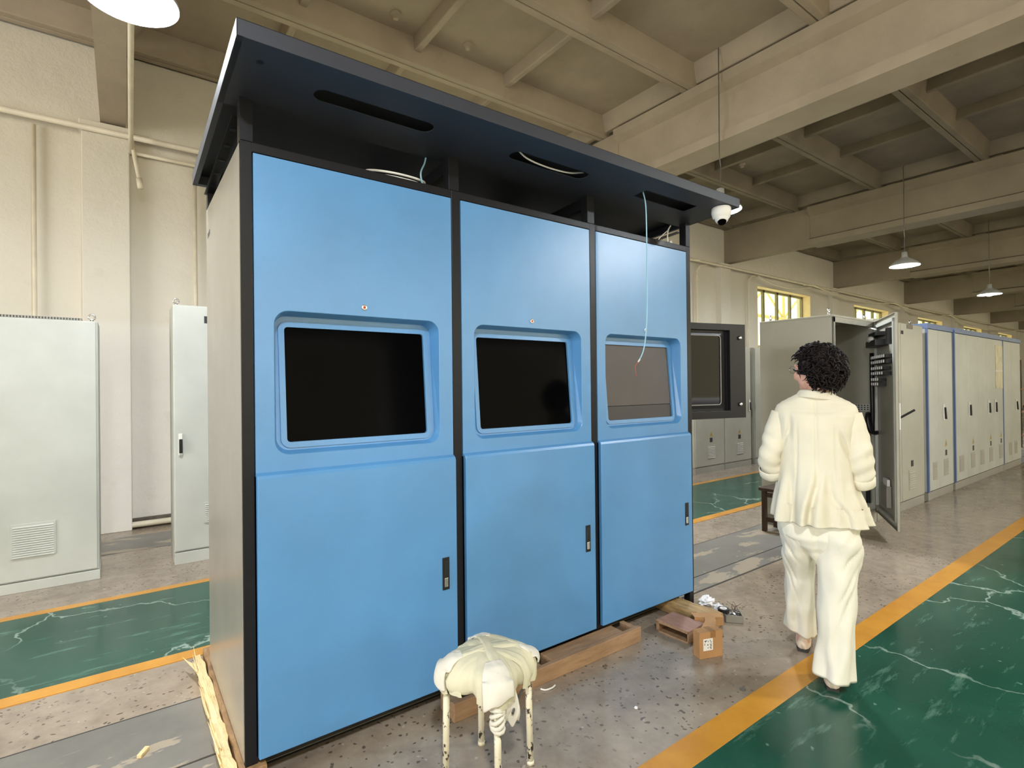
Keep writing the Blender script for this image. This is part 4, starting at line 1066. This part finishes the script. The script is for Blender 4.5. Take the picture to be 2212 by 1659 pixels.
# shelf rack at the far end of the row
o = empty('storage_rack', (16.4, 2.85, 0), 'cluttered rack standing beyond the end of the cabinet row', 'rack')
for x in (15.7, 17.1):
    for y in (2.2, 2.75): MB().box(x, x+.05, y, y+.05, 0, 1.9).build('upright', M_DWOOD, o)
for z in (.25, .75, 1.25): MB().box(15.7, 17.15, 2.2, 2.8, z, z+.03).build('shelf', M_WOOD, o)
rng = random.Random(4)
cols = [M_CARD, M_DARK, M_LGREY, M_WOOD, M_BLACK, mat('blue_bin_plastic', (58, 76, 120), .5)]
where = {.28: 'bottom', .78: 'middle', 1.28: 'top'}
nm = ['brown carton', 'charcoal case', 'pale grey case', 'wooden case', 'black case', 'blue plastic bin']
for z in (.28, .78, 1.28):
    for j in range(3):
        x = 15.80+.45*j; q = rng.randrange(6)
        mb = MB(); mb.box(x, x+.33, 2.25, 2.65, z, z+rng.uniform(.18, .32)); mb.box(x-.008, x+.338, 2.242, 2.658, z+.15, z+.17)
        tag(mb.build('storage_box', cols[q], loc=(x+.16, 2.45, z), bev=.006), '%s %s on the %s shelf of the far rack' % (nm[q], ('at the near end', 'in the middle', 'at the far end')[j], where[z]), 'box', 'boxes on the far rack')

# ------------------------------------------------------------------ the woman
PW0 = (2.75, 1.231, 0); RZ = math.atan2(-.9127, .4086)
person = empty('person', PW0, 'woman in a cream suit with short dark curly hair walking away past the kiosk', 'person', rz=RZ)
def part(mb, name, m, par=None, smooth=True): return mb.build(name, m, par or person, smooth=smooth, local=True)
# body: one continuous remeshed surface
HYAW = math.radians(55)     # head turned to her left
HF = Vector((-math.sin(HYAW), math.cos(HYAW), 0)); HR = Vector((math.cos(HYAW), math.sin(HYAW), 0)); HC_ = Vector((.010, .02, 1.515))
HM = Matrix((HR, HF, Vector((0, 0, 1)))).transposed()
def hp(r, f, z): return HC_+HR*r+HF*f+Vector((0, 0, z))
mb = MB()
mb.ell(hp(0, -.012, .028), (.072, .090, .088), HM, 28, 18)          # cranium
mb.ell(hp(0, .028, -.030), (.060, .062, .082), HM, 24, 16)          # face
mb.ell(hp(0, .050, -.083), (.034, .034, .026), HM, 18, 12)          # chin
mb.capsule(hp(0, .086, .010), hp(0, .104, -.028), .009, .013, 12)   # nose
for s in (-1, 1):
    mb.ell(hp(.013*s, .096, -.034), (.010, .010, .008), HM, 10, 8)
    mb.ell(hp(.074*s, -.005, -.012), (.009, .022, .034), HM, 12, 10)    # ears
    mb.ell(hp(.072*s, .0, -.040), (.008, .012, .014), HM, 10, 8)
    mb.ell(hp(.038*s, .066, -.03), (.026, .022, .026), HM, 12, 10)      # cheeks
    mb.ell(hp(.030*s, .079, .022), (.022, .010, .008), HM, 12, 8)       # brows
    mb.ell(hp(.029*s, .078, .004), (.0125, .0125, .011), HM, 12, 10)    # eyes
mb.ell(hp(0, .084, -.056), (.022, .010, .006), HM, 12, 8); mb.ell(hp(0, .083, -.066), (.019, .010, .006), HM, 12, 8)   # lips
mb.capsule((0, -.005, 1.36), hp(0, -.02, -.06), .052, .048, 18)     # neck
mb.capsule((-.10, 0, 1.295), (.10, 0, 1.295), .036, .036, 16)       # shoulder girdle
mb.ell((0, .012, 1.20), (.120, .078, .15), None, 24, 14); mb.ell((0, .016, 1.03), (.108, .074, .16), None, 24, 14); mb.ell((.008, .008, .87), (.125, .078, .13), None, 24, 14)
SHR, SHL = Vector((.162, 0, 1.300)), Vector((-.154, 0, 1.303))
ELR, ELL = Vector((.190, -.012, 1.035)), Vector((-.198, -.010, 1.045))
WRR, WRL = Vector((.105, .185, .985)), Vector((-.105, .185, .965))
for sh, el, wr in ((SHR, ELR, WRR), (SHL, ELL, WRL)):
    mb.capsule(sh+Vector((0, 0, -.02)), el, .038, .034, 14); mb.capsule(el, wr, .036, .024, 14)
# hands, loosely curled in front of the body
for wr, s in ((WRR, 1), (WRL, -1)):
    d = Vector((-s*.55, .45, -.12)).normalized(); up = Vector((0, 0, 1)); sd_ = d.cross(up).normalized()*s
    up = Vector((0, 0, 1)); pc = wr+d*.045
    mb.capsule(wr, pc, .022, .026, 12); mb.capsule(pc+up*.018, pc+d*.035+up*.022, .014, .013, 10); mb.capsule(pc-up*.018, pc+d*.032-up*.022, .014, .012, 10)
    mb.capsule(pc, pc+d*.034, .018, .016, 10)
    palm = Vector((-s*.2, -.75, -.2)).normalized()
    for j, (o_, L) in enumerate(((.027, .062), (.010, .070), (-.008, .066), (-.025, .052))):
        b0 = pc+d*.036+up*o_; k1 = b0+d*L*.48+palm*L*.10; k2 = k1+d*L*.24+palm*L*.26; k3 = k2+d*L*.04+palm*L*.26
        mb.capsule(b0, k1, .0088, .0082, 8, 3); mb.capsule(k1, k2, .0082, .0076, 8, 3); mb.capsule(k2, k3, .0076, .0066, 8, 3)
    t0 = pc+up*.022-d*.022; t1 = t0+up*.024+d*.02+palm*.012; t2 = t1+up*.010+d*.026+palm*.010
    mb.capsule(t0, t1, .0115, .0095, 8, 3); mb.capsule(t1, t2, .0095, .0080, 8, 3)
HIPR, HIPL = Vector((.085, 0, .80)), Vector((-.075, 0, .80))
KNR, KNL = Vector((.082, -.015, .43)), Vector((-.075, .17, .44))
ANR, ANL = Vector((.062, -.055, .075)), Vector((-.066, .30, .085))
for h, kn, an in ((HIPR, KNR, ANR), (HIPL, KNL, ANL)):
    mb.capsule(h, kn, .060, .045, 16); mb.capsule(kn, an, .044, .032, 16)
    mb.ell(an+Vector((0, .075, -.042)), (.036, .115, .028), None, 16, 10); mb.ell(an+Vector((0, -.015, -.035)), (.032, .035, .036), None, 14, 10)
body = part(mb, 'body', M_SKIN)
rm = body.modifiers.new('join', 'REMESH'); rm.mode = 'VOXEL'; rm.voxel_size = .0042; rm.use_smooth_shade = True
smo = body.modifiers.new('soft', 'SMOOTH'); smo.factor = .5; smo.iterations = 5
# jacket torso
JT = [  # z, left, right, back, front
    (.775, -.190, .234, .158, .158), (.80, -.188, .224, .154, .155), (.86, -.180, .202, .144, .150), (.93, -.170, .182, .124, .142), (1.0, -.160, .168, .114, .138), (1.08, -.154, .160, .106, .136),
    (1.16, -.156, .163, .108, .136), (1.23, -.163, .170, .112, .128), (1.285, -.172, .180, .106, .110), (1.315, -.176, .184, .090, .092), (1.338, -.168, .176, .078, .082), (1.356, -.146, .152, .071, .076), (1.372, -.118, .123, .067, .072), (1.386, -.092, .097, .064, .068), (1.398, -.070, .075, .061, .062)]
def torso(z, a, extra=0.):
    l, r, b, f = interp(JT, z)
    ca, sa = math.cos(a), math.sin(a)
    e = 2.35
    s = 1/(abs(ca)**e+abs(sa)**e)**(1/e)
    hx = (r if ca > 0 else -l)+extra; hy = (f if sa > 0 else b)+extra
    x, y = ca*s*hx, sa*s*hy
    w = 1-sm(.80, 1.10, z)
    # flutes of the hem
    fl = .013*w*(math.sin(7*a+.6)+.6*math.sin(13*a+2))
    x += ca*fl; y += sa*fl
    if sa < 0:     # back of the jacket (towards the camera)
        def groove(xc, wd, dep): return 2.0*dep*math.exp(-((x-xc)/wd)**2)
        q = sm(1.12, .86, z) if z < 1.12 else 0
        y += groove(.018-.045*sm(1.05, .78, z), .014, .016)*sm(1.10, .85, z)*1.0      # vent pleat
        y -= groove(-.012-.045*sm(1.05, .78, z), .02, .010)*sm(1.10, .85, z)
        y += groove(.008, .0045, .0042)*(1 if z > .95 else 0)*sm(1.38, 1.34, z)     # centre seam
        y += groove(-.075-.012*sm(1.1, .8, z), .0045, .0042)*sm(1.28, 1.2, z)         # princess seams
        y += groove(.088+.02*sm(1.1, .8, z), .0045, .0042)*sm(1.28, 1.2, z)
        y += groove(-.105, .012, .007)*math.exp(-((z-1.235)/.06)**2)                # armhole folds
        y += groove(.118-.35*(z-1.17), .010, .010)*math.exp(-((z-1.17)/.05)**2)
        y += groove(.130-.5*(z-1.13), .009, .009)*math.exp(-((z-1.12)/.05)**2)
        y += groove(-.118+.4*(z-1.20), .010, .007)*math.exp(-((z-1.17)/.06)**2)
        y += groove(.06+.08*sm(.95, .78, z), .018, .012)*w
        y += groove(-.10, .016, .011)*w; y += groove(.125, .018, .007)*w
        # yoke edge
        zy = 1.305+.010*abs(x/.1)**2
        y += .003*sm(zy-.006, zy+.002, z)*sm(.15, .12, abs(x))
    else: y -= .006*math.exp(-((x-.012)/.0045)**2)*sm(1.36, 1.30, z)
    n = noise.noise(Vector((x*9, y*9, z*6)))*.004
    return Vector((x+ca*n, y+sa*n, z))
NT = 168
levels = [.775+.623*i/110 for i in range(111)]
mb = MB(); rings = [[torso(z, 2*PI*k/NT) for k in range(NT)] for z in levels]
inner = [[Vector((p.x*.97, p.y*.97, p.z+.001)) for p in rings[0]], [Vector((p.x*.9, p.y*.9, .86)) for p in rings[0]]]
mb.loops(inner[::-1]+rings)
jacket = part(mb, 'jacket', M_SUIT)
def sleeve(sh, el, end, r0, r1, r2, seed, s):
    """upper sleeve to just below the elbow, with wrinkles"""
    path = bez([sh, sh.lerp(el, .5)+Vector((.006*s, -.006, 0)), el, end], 16); rings = []; n = len(path)
    prev = None
    for i, p in enumerate(path):
        t = i/(n-1); d = (path[min(i+1, n-1)]-path[max(i-1, 0)]).normalized()
        u = d.cross(Vector((0, 1, 0))).normalized() if abs(d.y) < .9 else d.cross(Vector((1, 0, 0))).normalized()
        if prev is not None:
            u = (prev-d*prev.dot(d)).normalized()
        prev = u; w = d.cross(u)
        r = r0+(r1-r0)*min(1, t*1.8) if t < .55 else r1+(r2-r1)*(t-.55)/.45
        ring = []
        for k in range(40):
            a = 2*PI*k/40
            q = p+(u*math.cos(a)+w*math.sin(a))*r
            wr = math.sin(t*38+math.sin(a+seed)*2.2+seed)*.5+math.sin(t*15-a*1.5+seed*2)*.6
            amp = .0058*sm(.12, .4, t)*(1-.35*sm(.85, 1., t))
            rr = r+amp*wr+.003*noise.noise(q*14)
            ring.append(p+(u*math.cos(a)+w*math.sin(a))*rr)
        rings.append(ring)
    mb = MB(); mb.loops(rings, True, (True, False)); o = part(mb, 'sleeve', M_SUIT, jacket)
    # turned-up cuff
    a, b = path[-1], path[-1]+(path[-1]-path[-3]).normalized()*.012
    dd = (path[-1]-path[-4]).normalized(); mb = MB()
    cuff = []
    for off, r in ((-.046, r2+.002), (-.042, r2+.009), (-.004, r2+.010), (.003, r2+.006), (.0, r2-.004), (-.03, r2-.010)):
        c_ = path[-1]+dd*off
        w = dd.cross(prev)
        cuff.append([c_+(prev*math.cos(2*PI*k/32)+w*math.sin(2*PI*k/32))*(r+.0012*math.sin(5*2*PI*k/32)) for k in range(32)])
    mb.loops(cuff); part(mb, 'cuff', M_SUIT, o)
sleeve(SHR+Vector((-.014, 0, -.004)), ELR+Vector((.0, -.006, .02)), Vector((.192, .022, .965)), .052, .053, .048, 1.3, 1)
sleeve(SHL+Vector((.014, 0, -.004)), ELL+Vector((0, -.006, .02)), Vector((-.190, .035, .985)), .052, .054, .050, 4.1, -1)
# collar
mb = MB(); NC = 48; rings = []
for dz, k, lean in ((-.012, 1.10, 0), (.008, 1.0, .0), (.014, .99, .0), (.017, 1.04, 0), (.010, 1.14, 0), (-.008, 1.32, 0), (-.019, 1.42, 0)):
    ring = []
    for i in range(NC):
        a = 2*PI*i/NC; ca, sa = math.cos(a), math.sin(a)
        front = sm(.2, 1., sa)
        ring.append(Vector((.004+ca*.064*k, sa*(.062*k)+.004, 1.396+dz*(1-.2*front)-.05*front+.006*math.sin(a*2))))
    rings.append(ring)
mb.loops(rings); part(mb, 'collar', M_SUIT, jacket)
# trousers
def leg_loft(tab, seed, s):
    """tab: z, cx, cy, half width, half depth"""
    rings = []; N = 60; n = 70
    zs_ = [tab[0][0]+(tab[-1][0]-tab[0][0])*i/n for i in range(n+1)]
    tb = sorted(tab)
    for z in zs_:
        cx, cy, hw, hd = interp(tb, z); ring = []
        t = 1-(z-tb[0][0])/(tb[-1][0]-tb[0][0])
        for k in range(N):
            a = 2*PI*k/N; ca, sa = math.cos(a), math.sin(a)
            f1 = math.sin(20*t*1.1-2.0*a*s+seed)*.0045*math.exp(-((t-.25)/.22)**2)
            f2 = math.sin(4*a+seed*2+t*5)*.006*sm(.45, 1., t)+math.sin(7*a+seed-t*6)*.0035*sm(.5, 1., t)
            n_ = noise.noise(Vector((ca*2+seed, sa*2, z*7)))*.006
            # diagonal drag folds on the back
            dg = 0
            if sa < 0.2:
                for (z0, x0, slope, wd, dp, ln) in ((.70, .3, .16, .008, .009, .06), (.62, .5, .14, .010, .010, .07), (.50, .5, .22, .012, .010, .08), (.40, .45, .26, .012, .009, .08)):
                    xx = ca*s; zz = z-(z0+slope*(xx-x0)); dg -= dp*math.exp(-(zz/wd)**2)*math.exp(-((xx-x0)/.45)**2)
            e = f1+f2+n_+dg
            e *= 1.45; ring.append(Vector((cx+ca*(hw+e), cy+sa*(hd+e), z)))
        rings.append(ring)
    return rings
mb = MB()
RT = [(.885, .080, .0, .072, .075), (.80, .090, -.002, .086, .092), (.70, .098, -.008, .093, .112), (.60, .096, -.008, .091, .100), (.42, .086, -.022, .083, .090), (.25, .080, -.040, .077, .090), (.12, .072, -.052, .078, .098), (.055, .068, -.056, .082, .104)]
LT = [(.885, -.070, .0, .070, .075), (.80, -.078, .002, .084, .092), (.70, -.079, .022, .084, .106), (.60, -.077, .07, .078, .092), (.44, -.077, .165, .068, .078), (.28, -.078, .222, .070, .078), (.16, -.080, .272, .074, .086), (.10, -.080, .292, .076, .090)]
for tab, sd_, s in ((RT, 1.0, 1), (LT, 3.7, -1)):
    r = leg_loft(tab, sd_, s)
    # lift the inner rim so the hem has thickness
    rin = [[Vector((p.x*.94+.06*(sum(q.x for q in r[-1])/len(r[-1])), p.y*.94+.06*(sum(q.y for q in r[-1])/len(r[-1])), p.z+.004)) for p in r[-1]], [Vector((p.x*.88+.12*(sum(q.x for q in r[-1])/len(r[-1])), p.y*.88+.12*(sum(q.y for q in r[-1])/len(r[-1])), p.z+.05)) for p in r[-1]]]
    def tilt(rs):
        # hems: right one dips at the heel side, left one slants
        for ring in rs:
            for p in ring:
                k = sm(.30, .05, p.z)
                if s > 0: p.z += k*(-.10*(p.x-.07)-.06*(p.y+.05))
                else: p.z += k*(-.34*(p.x+.08)-.05*(p.y-.28))
    tilt(r); tilt(rin)
    mb.loops(r+rin)
hips = []
for i in range(41):
    z = .56+.345*i/40; hw, hd = interp([(.56, .012, .03), (.62, .05, .06), (.66, .105, .085), (.70, .158, .103), (.75, .176, .104), (.82, .160, .088), (.905, .130, .075)], z); ring = []
    for k in range(72):
        a = 2*PI*k/72; ca, sa = math.cos(a), math.sin(a); e = 2.4; q = 1/(abs(ca)**e+abs(sa)**e)**(1/e)
        y = sa*q*hd
        if sa < 0: y += .012*math.exp(-((ca*q*hw+.004)/.012)**2)
        ring.append(Vector((.010+ca*q*hw, y, z)))
    hips.append(ring)
mb.loops(hips, True, (True, True))
part(mb, 'trousers', M_PANTS)
# shoes
for an, rx in ((ANR, 0), (ANL, 0)):
    zf = an.z-.075 if an is ANR else an.z-.085
    sh = empty('x', (0, 0, 0), None, None); bpy.data.objects.remove(sh)
    rings = []
    for i in range(18):
        t = i/17; y = -.052+.245*t
        w = .034*(1-.9*max(0, (t-.75)/.25)**2.2)*(.72+.28*sm(0, .22, t))*(1+.12*math.sin(PI*t)); h = .062-.03*sm(.1, .6, t)-.010*sm(.7, 1, t)
        if t > .98: w *= .35; h *= .7
        if t < .02: w *= .55
        ring = []
        for k in range(20):
            a = 2*PI*k/20; ca, sa = math.cos(a), math.sin(a)
            ring.append(Vector((an.x+ca*w, an.y+y, zf+.022+max(-.008, sa*h if sa > 0 else sa*.012))))
        rings.append(ring)
    mb = MB(); mb.loops(rings, True, (True, True)); so = part(mb, 'shoe', M_SHOE)
    mb = MB(); lo = []
    for zz, k in ((zf+.001, .98), (zf+.017, 1.03)):
        lo.append([Vector((an.x+(p[0]-an.x)*k, p[1], zz)) for p in [(an.x-(.034*(1-.9*max(0, (t-.75)/.25)**2.2)*(.72+.28*sm(0, .22, t))), an.y-.052+.245*t) for t in [j/15*.97 for j in range(16)]]+[(an.x+(.034*(1-.9*max(0, (t-.75)/.25)**2.2)*(.72+.28*sm(0, .22, t))), an.y-.052+.245*t) for t in [j/15*.97 for j in range(15, -1, -1)]]])
    mb.loops(lo, True, (True, True)); part(mb, 'sole', M_SOLE, so, smooth=False)
# hair
bm = bmesh.new(); bmesh.ops.create_icosphere(bm, subdivisions=6, radius=1)
def hair_r(d):
    """d: unit direction in head axes (r,f,z)"""
    R = Vector((.098, .114, .120))
    face = max(sm(.30, .75, d.y)*sm(.52, .25, d.z), .85*sm(-.10, .25, d.y)*sm(-.18, -.42, d.z))      # open at the face and jaw
    low = sm(-.72, -1., d.z)
    k = 1-.42*face-.22*low
    return R, k
for v in bm.verts:
    d = v.co.normalized(); R, k = hair_r(d)
    n = noise.noise(d*3.2)*.10+noise.noise(d*7.5+Vector((3, 0, 0)))*.085+abs(noise.noise(d*15))*.09+noise.noise(d*32)*.03
    face = 1-k
    k = k*(1+n*(1 if face < .1 else .3))
    q = Vector((d.x*R.x*k, d.y*R.y*k-.012, d.z*R.z*k+.006))
    v.co = hp(q.x, q.y, q.z)
mb = MB(); mb.bm.free(); mb.bm = bm
rng = random.Random(11)
for i in range(520):
    while True:
        d = Vector((rng.gauss(0, 1), rng.gauss(0, 1), rng.gauss(0, 1))).normalized()
        if not (d.y > .30 and d.z < .5) and not (d.y > -.08 and d.z < -.22) and d.z > -.82: break
    R, k = hair_r(d); L = rng.uniform(.018, .042); tg = d.orthogonal().normalized(); tg.rotate(Matrix.Rotation(rng.uniform(0, 2*PI), 3, d))
    p0 = Vector((d.x*R.x, d.y*R.y-.012, d.z*R.z+.006))*.97; pts = []; cl = rng.uniform(.006, .013)
    for j in range(6):
        t = j/5; a = t*rng.uniform(3.2, 4.8)
        q = p0+d*(L*.55*math.sin(min(1.9, a*.55)))+tg*(L*t)+d.cross(tg)*cl*math.sin(a)-Vector((0, 0, L*.35*t*t))
        pts.append(hp(q.x, q.y, q.z))
    mb.tube(pts, [.0042, .0046, .0042, .0034, .0022, .0006], 5)
part(mb, 'hair', M_HAIR)
for s in (-1, 1):
    mb = MB(); mb.ell(hp(.029*s, .0875, .004), (.0075, .0045, .0055), HM, 14, 10); ey_ = part(mb, 'eye', M_LABEL)
    mb = MB(); mb.ell(hp(.029*s, .0905, .004), (.0042, .003, .0042), HM, 12, 8); part(mb, 'iris', M_DWOOD, ey_)
# glasses
mb = MB()
for s in (-1, 1):
    pts = [hp(.032*s+.024*math.cos(a*PI/8), .106-.004*abs(math.cos(a*PI/8)), .002+.018*math.sin(a*PI/8)) for a in range(17)]; mb.tube(pts, .0014, 6)
    mb.tube([hp(.056*s, .102, .006), hp(.074*s, .09, .008), hp(.084*s, .03, .008), hp(.080*s, -.01, .0)], .0014, 6)
mb.tube([hp(-.008, .107, .006), hp(0, .111, .009), hp(.008, .107, .006)], .0013, 6)
gl = part(mb, 'glasses', M_CHROME)
